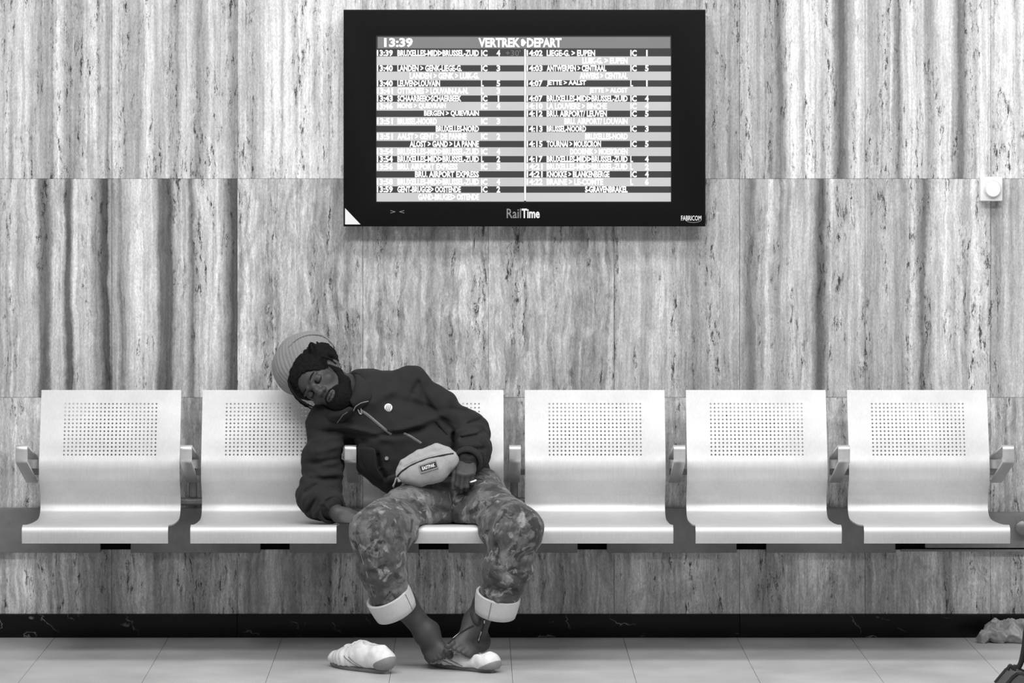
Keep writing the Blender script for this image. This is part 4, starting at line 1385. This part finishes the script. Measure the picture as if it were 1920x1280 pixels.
bk = Solid(); bk.rbox(Bq(-.100, -.006, -.006), (.009, .006, .016), .003, BR)
link('buckle', bk.mesh('buckle', .0022, slack=.006), M['metal'], bag)

# ------------------------------------------------------------------ shoes on the floor
def shoe(label, toe_px, heel_px, crushed, near):
    def fl(px, py):
        D = CH * F / (py - VY)
        return np.array([(px - VX) / F * D, D - DW, 0])
    T, Hh = fl(*toe_px), fl(*heel_px)
    e1 = nv(T - Hh); L = np.linalg.norm(T - Hh)
    e2 = nv(np.cross(V3(0, 0, 1), e1))
    if e2[1] > 0: e2 = -e2                     # e2 points to the viewer's side
    e3 = V3(0, 0, 1)
    R = np.array([e1, e2, e3])
    o0 = Hh - e2 * .038
    root = tag(empty('shoe', o0 + e1 * L / 2), label, 'shoe', 'worn white shoes')
    def q_(a, b, c): return o0 + e1 * a * L + e2 * b + e3 * c
    S = Solid()
    hk = .70 if crushed else 1.0
    S.chain([q_(.10, 0, .040 * hk + .004), q_(.40, 0, .040 * hk + .004), q_(.66, 0, .034), q_(.88, 0, .030)], [.035, .036, .040, .031], .03, flat=(e3, .80))
    S.cone(q_(.12, 0, .050 * hk), q_(.17, 0, .068 * hk), .032, .027, .03)                  # heel cup
    S.cone(q_(.40, 0, .060 * hk), q_(.66, 0, .042), .029, .027, .03)                       # instep
    if not crushed:
        S.cone(q_(.22, 0, .055), q_(.45, 0, .062), .030, .030, .03)
        S.cone(q_(.44, 0, .084), q_(.54, 0, .066), .014, .016, .015)
    S.func(lambda p: (.0125 - p[:, 2]), '&', .004, q_(.5, 0, 0), 9)
    # opening
    if crushed:
        S.cone(q_(.18, 0, .060), q_(.52, .0, .058), .026, .024, .008, '-')
        S.cone(q_(.5, 0, .072), q_(.80, 0, .066), .030, .022, .02, '-')
    else:
        S.cone(q_(.20, 0, .104), q_(.36, 0, .098), .021, .018, .006, '-')
        S.cone(q_(.18, 0, .076), q_(.36, 0, .070), .0185, .017, .004, '-')
    def wr_(p, d):
        x = ((p - o0) @ e1) / L
        return d + .0011 * np.sin(x * 75 + 1.5 * np.sin(p[:, 2] * 70)) * np.exp(-((x - .68) / .16) ** 2) + .0012 * wav(p, 130, 3.0 if crushed else 1.0)
    S.post.append(wr_)
    up = link('upper', S.mesh('upper', .0026, slack=.01), M['shoe'], root)
    # sole
    n = 40
    V_, F_ = [], []
    for z_, gr in ((0.0005, -.006), (.003, -.003), (.0115, -.002), (.0135, -.005)):
        for i in range(n):
            an = 2 * math.pi * i / n
            t = .5 + .5 * math.cos(an)
            wd_ = .034 + .008 * math.sin(max(0, (t - .35)) * 4.2) if t > .35 else .034
            V_.append(Vector(q_(.03 + .95 * t, math.sin(an) * (wd_ + gr) * (1 if abs(math.sin(an)) > .2 else 1.0), z_ + (.010 * max(0, t - .75) * 2 if not crushed else .02 * max(0, t - .7)))))
    for r_ in range(3):
        for i in range(n):
            F_.append((r_ * n + i, r_ * n + (i + 1) % n, (r_ + 1) * n + (i + 1) % n, (r_ + 1) * n + i))
    F_.append(tuple(range(n))[::-1]); F_.append(tuple(3 * n + i for i in range(n)))
    link('sole', mesh('sole', V_, F_, True, 40), M['shoe_sole'], root)
    # grey heel counter, a slightly larger shell cut to the back
    K = Solid()
    K.chain([q_(.10, 0, .040 * hk + .004), q_(.24, 0, .040 * hk + .004)], [.0385, .0375], .02, flat=(e3, .80))
    K.cone(q_(.11, 0, .046 * hk), q_(.12, 0, .050 * hk), .0362, .0345, .02)
    K.func(lambda p: (.013 - p[:, 2]), '&', .002, q_(.1, 0, 0), 9)
    K.func(lambda p: (p[:, 2] - .058 * hk + ((p - o0) @ e1) / L * .16), '&', .004, q_(.1, 0, 0), 9)
    K.cone(q_(.15, 0, .09 * hk), q_(.36, 0, .06 * hk), .026, .024, .004, '-')
    link('heel_counter', K.mesh('heel_counter', .0026, slack=.008), M['shoe_grey'], root)
    # stripes and laces lie on the upper
    def onS(a, c):
        ys = np.linspace(.09, -.02, 240)
        pts = q_(a, 0, c) + np.outer(ys, e2)
        d = S.eval(pts); i = int(np.argmax(d < 0))
        return Vector(pts[i] + e2 * .0006)
    for a0, a1 in ((.34, .52), (.42, .60)) if not crushed else ((.36, .56), (.5, .70)):
        link('stripe', tube_mesh('stripe', [onS(a0 + (a1 - a0) * t, .018 + (.030 if not crushed else .018) * t) for t in np.linspace(0, 1, 6)], .0022, 6, flat=(tuple(e2), .5)), M['shoe_grey'], root)
    def top(a, b):
        zs_ = np.linspace(.13, .01, 240)
        pts = q_(a, b, 0) + np.outer(zs_, e3)
        d = S.eval(pts); i = int(np.argmax(d < 0))
        return Vector(pts[i] + e3 * .0015)
    if not crushed:
        for a in (.50, .56, .62, .68):
            link('lace', tube_mesh('lace', [top(a, b) for b in np.linspace(-.020, .022, 6)], .0026, 6), M['shoe'], root)
        tg = [Vector(q_(.46, b, .083 + .018 - abs(b) * .5)) for b in (-.018, 0, .018)]
    return root
shoe('worn white lace shoe standing alone on the floor, left of the bare feet', (603, 1249), (716, 1266), False, True)
shoe('crushed white shoe lying under the person\'s bare feet', (786, 1247), (916, 1264), True, True)

# ------------------------------------------------------------------ things at the right edge
sack_c = P(1886, 1188, -.14)
sk = Solid()
sk.cone(A(P(1862, 1190, -.13)), A(P(1925, 1192, -.14)), .036, .045, .03)
sk.ell(A(P(1866, 1176, -.11)), (.030, .028, .032), None, .02)
sk.ell(A(P(1842, 1196, -.15)), (.018, .022, .024), None, .015)
sk.ell(A(P(1900, 1178, -.11)), (.05, .035, .034), None, .02)
sk.ell(A(P(1945, 1185, -.14)), (.06, .05, .06), None, .02)
sk.func(lambda p: (.0015 - p[:, 2]), '&', .004, A(sack_c), 9)
def crumple(p, d):
    a = np.abs(wav(p, 55, 1.0)); b = np.abs(wav(p, 120, 2.2)); c = np.abs(wav(p, 230, .6))
    return d + .016 * a + .008 * b + .004 * c - .008
sk.post.append(crumple)
so = link('crumpled_sack', sk.mesh('crumpled_sack', .0036, slack=.02), plain('pale_crumpled_plastic', 0.60, 0.4, 0, 0.25, 22, 0.3), None, (sack_c.x, sack_c.y, 0))
tag(so, 'pale crumpled plastic sack lying against the baseboard at the right edge', 'sack')

tb_root = tag(empty('travel_bag', ((1900 - VX) / F * (DW - 1.25), -1.25, 0)), 'dark grey bag with black piping and strap, cut off by the right edge', 'bag')
prof_b = [P(1866, 1280, -1.16), P(1876, 1268, -1.16), P(1886, 1256, -1.16), P(1894, 1250, -1.16), P(1903, 1250, -1.16), P(1918, 1258, -1.16), P(1927, 1256, -1.16), P(1934, 1215, -1.16), P(1946, 1178, -1.16), P(1985, 1162, -1.16), P(2050, 1166, -1.16), P(2075, 1200, -1.16), P(2080, 1275, -1.16)]
prof_b = [Vector((p_.x, 0, max(p_.z, .004))) for p_ in prof_b] + [Vector((P(2080, 1275, -1.16).x, 0, .003)), Vector((P(1872, 1280, -1.16).x, 0, .003))]
bmb = bmesh.new()
rgs = []
for y_, sc_ in ((-1.16, .96), (-1.17, 1.0), (-1.32, 1.0), (-1.33, .96)):
    cb_ = Vector((1.92, 0, .03))
    rgs.append([bmb.verts.new(Vector((cb_.x + (p_.x - cb_.x) * sc_, y_, .003 + (p_.z - .003) * sc_))) for p_ in prof_b])
nn_ = len(prof_b)
for a_ in range(3):
    for i in range(nn_):
        bmb.faces.new((rgs[a_][i], rgs[a_][(i + 1) % nn_], rgs[a_ + 1][(i + 1) % nn_], rgs[a_ + 1][i]))
bmb.faces.new(rgs[0]); bmb.faces.new(rgs[3][::-1])
bmesh.ops.recalc_face_normals(bmb, faces=bmb.faces)
link('bag_body', bm_mesh('bag_body', bmb, sharp=30), plain('dark_grey_nylon', 0.30, 0.7, 0, 0.15, 60, 0.3), tb_root)
for y_ in (-1.165, -1.325):
    link('piping', tube_mesh('piping', [Vector((p_.x - .001, y_, p_.z + .001)) for p_ in prof_b[:-2]], .006, 8), M['strap'], tb_root)
hk_ = [P(1889, 1256, -1.335), P(1894, 1247, -1.335), P(1899, 1252, -1.335), P(1904, 1247, -1.335), P(1901, 1257, -1.335)]
link('handle_tab', tube_mesh('handle_tab', spline(hk_, 4), .006, 8), M['strap'], tb_root)
link('shoulder_strap', tube_mesh('shoulder_strap', spline([P(1908, 1254, -1.25), P(1915, 1240, -1.25), P(1920, 1215, -1.25), P(1927, 1170, -1.25), P(1955, 1110, -1.25), P(2000, 1096, -1.25), P(2040, 1120, -1.25), P(2052, 1172, -1.25)], 6), .009, 8, flat=((0, 1, 0), .4)), M['strap'], tb_root)
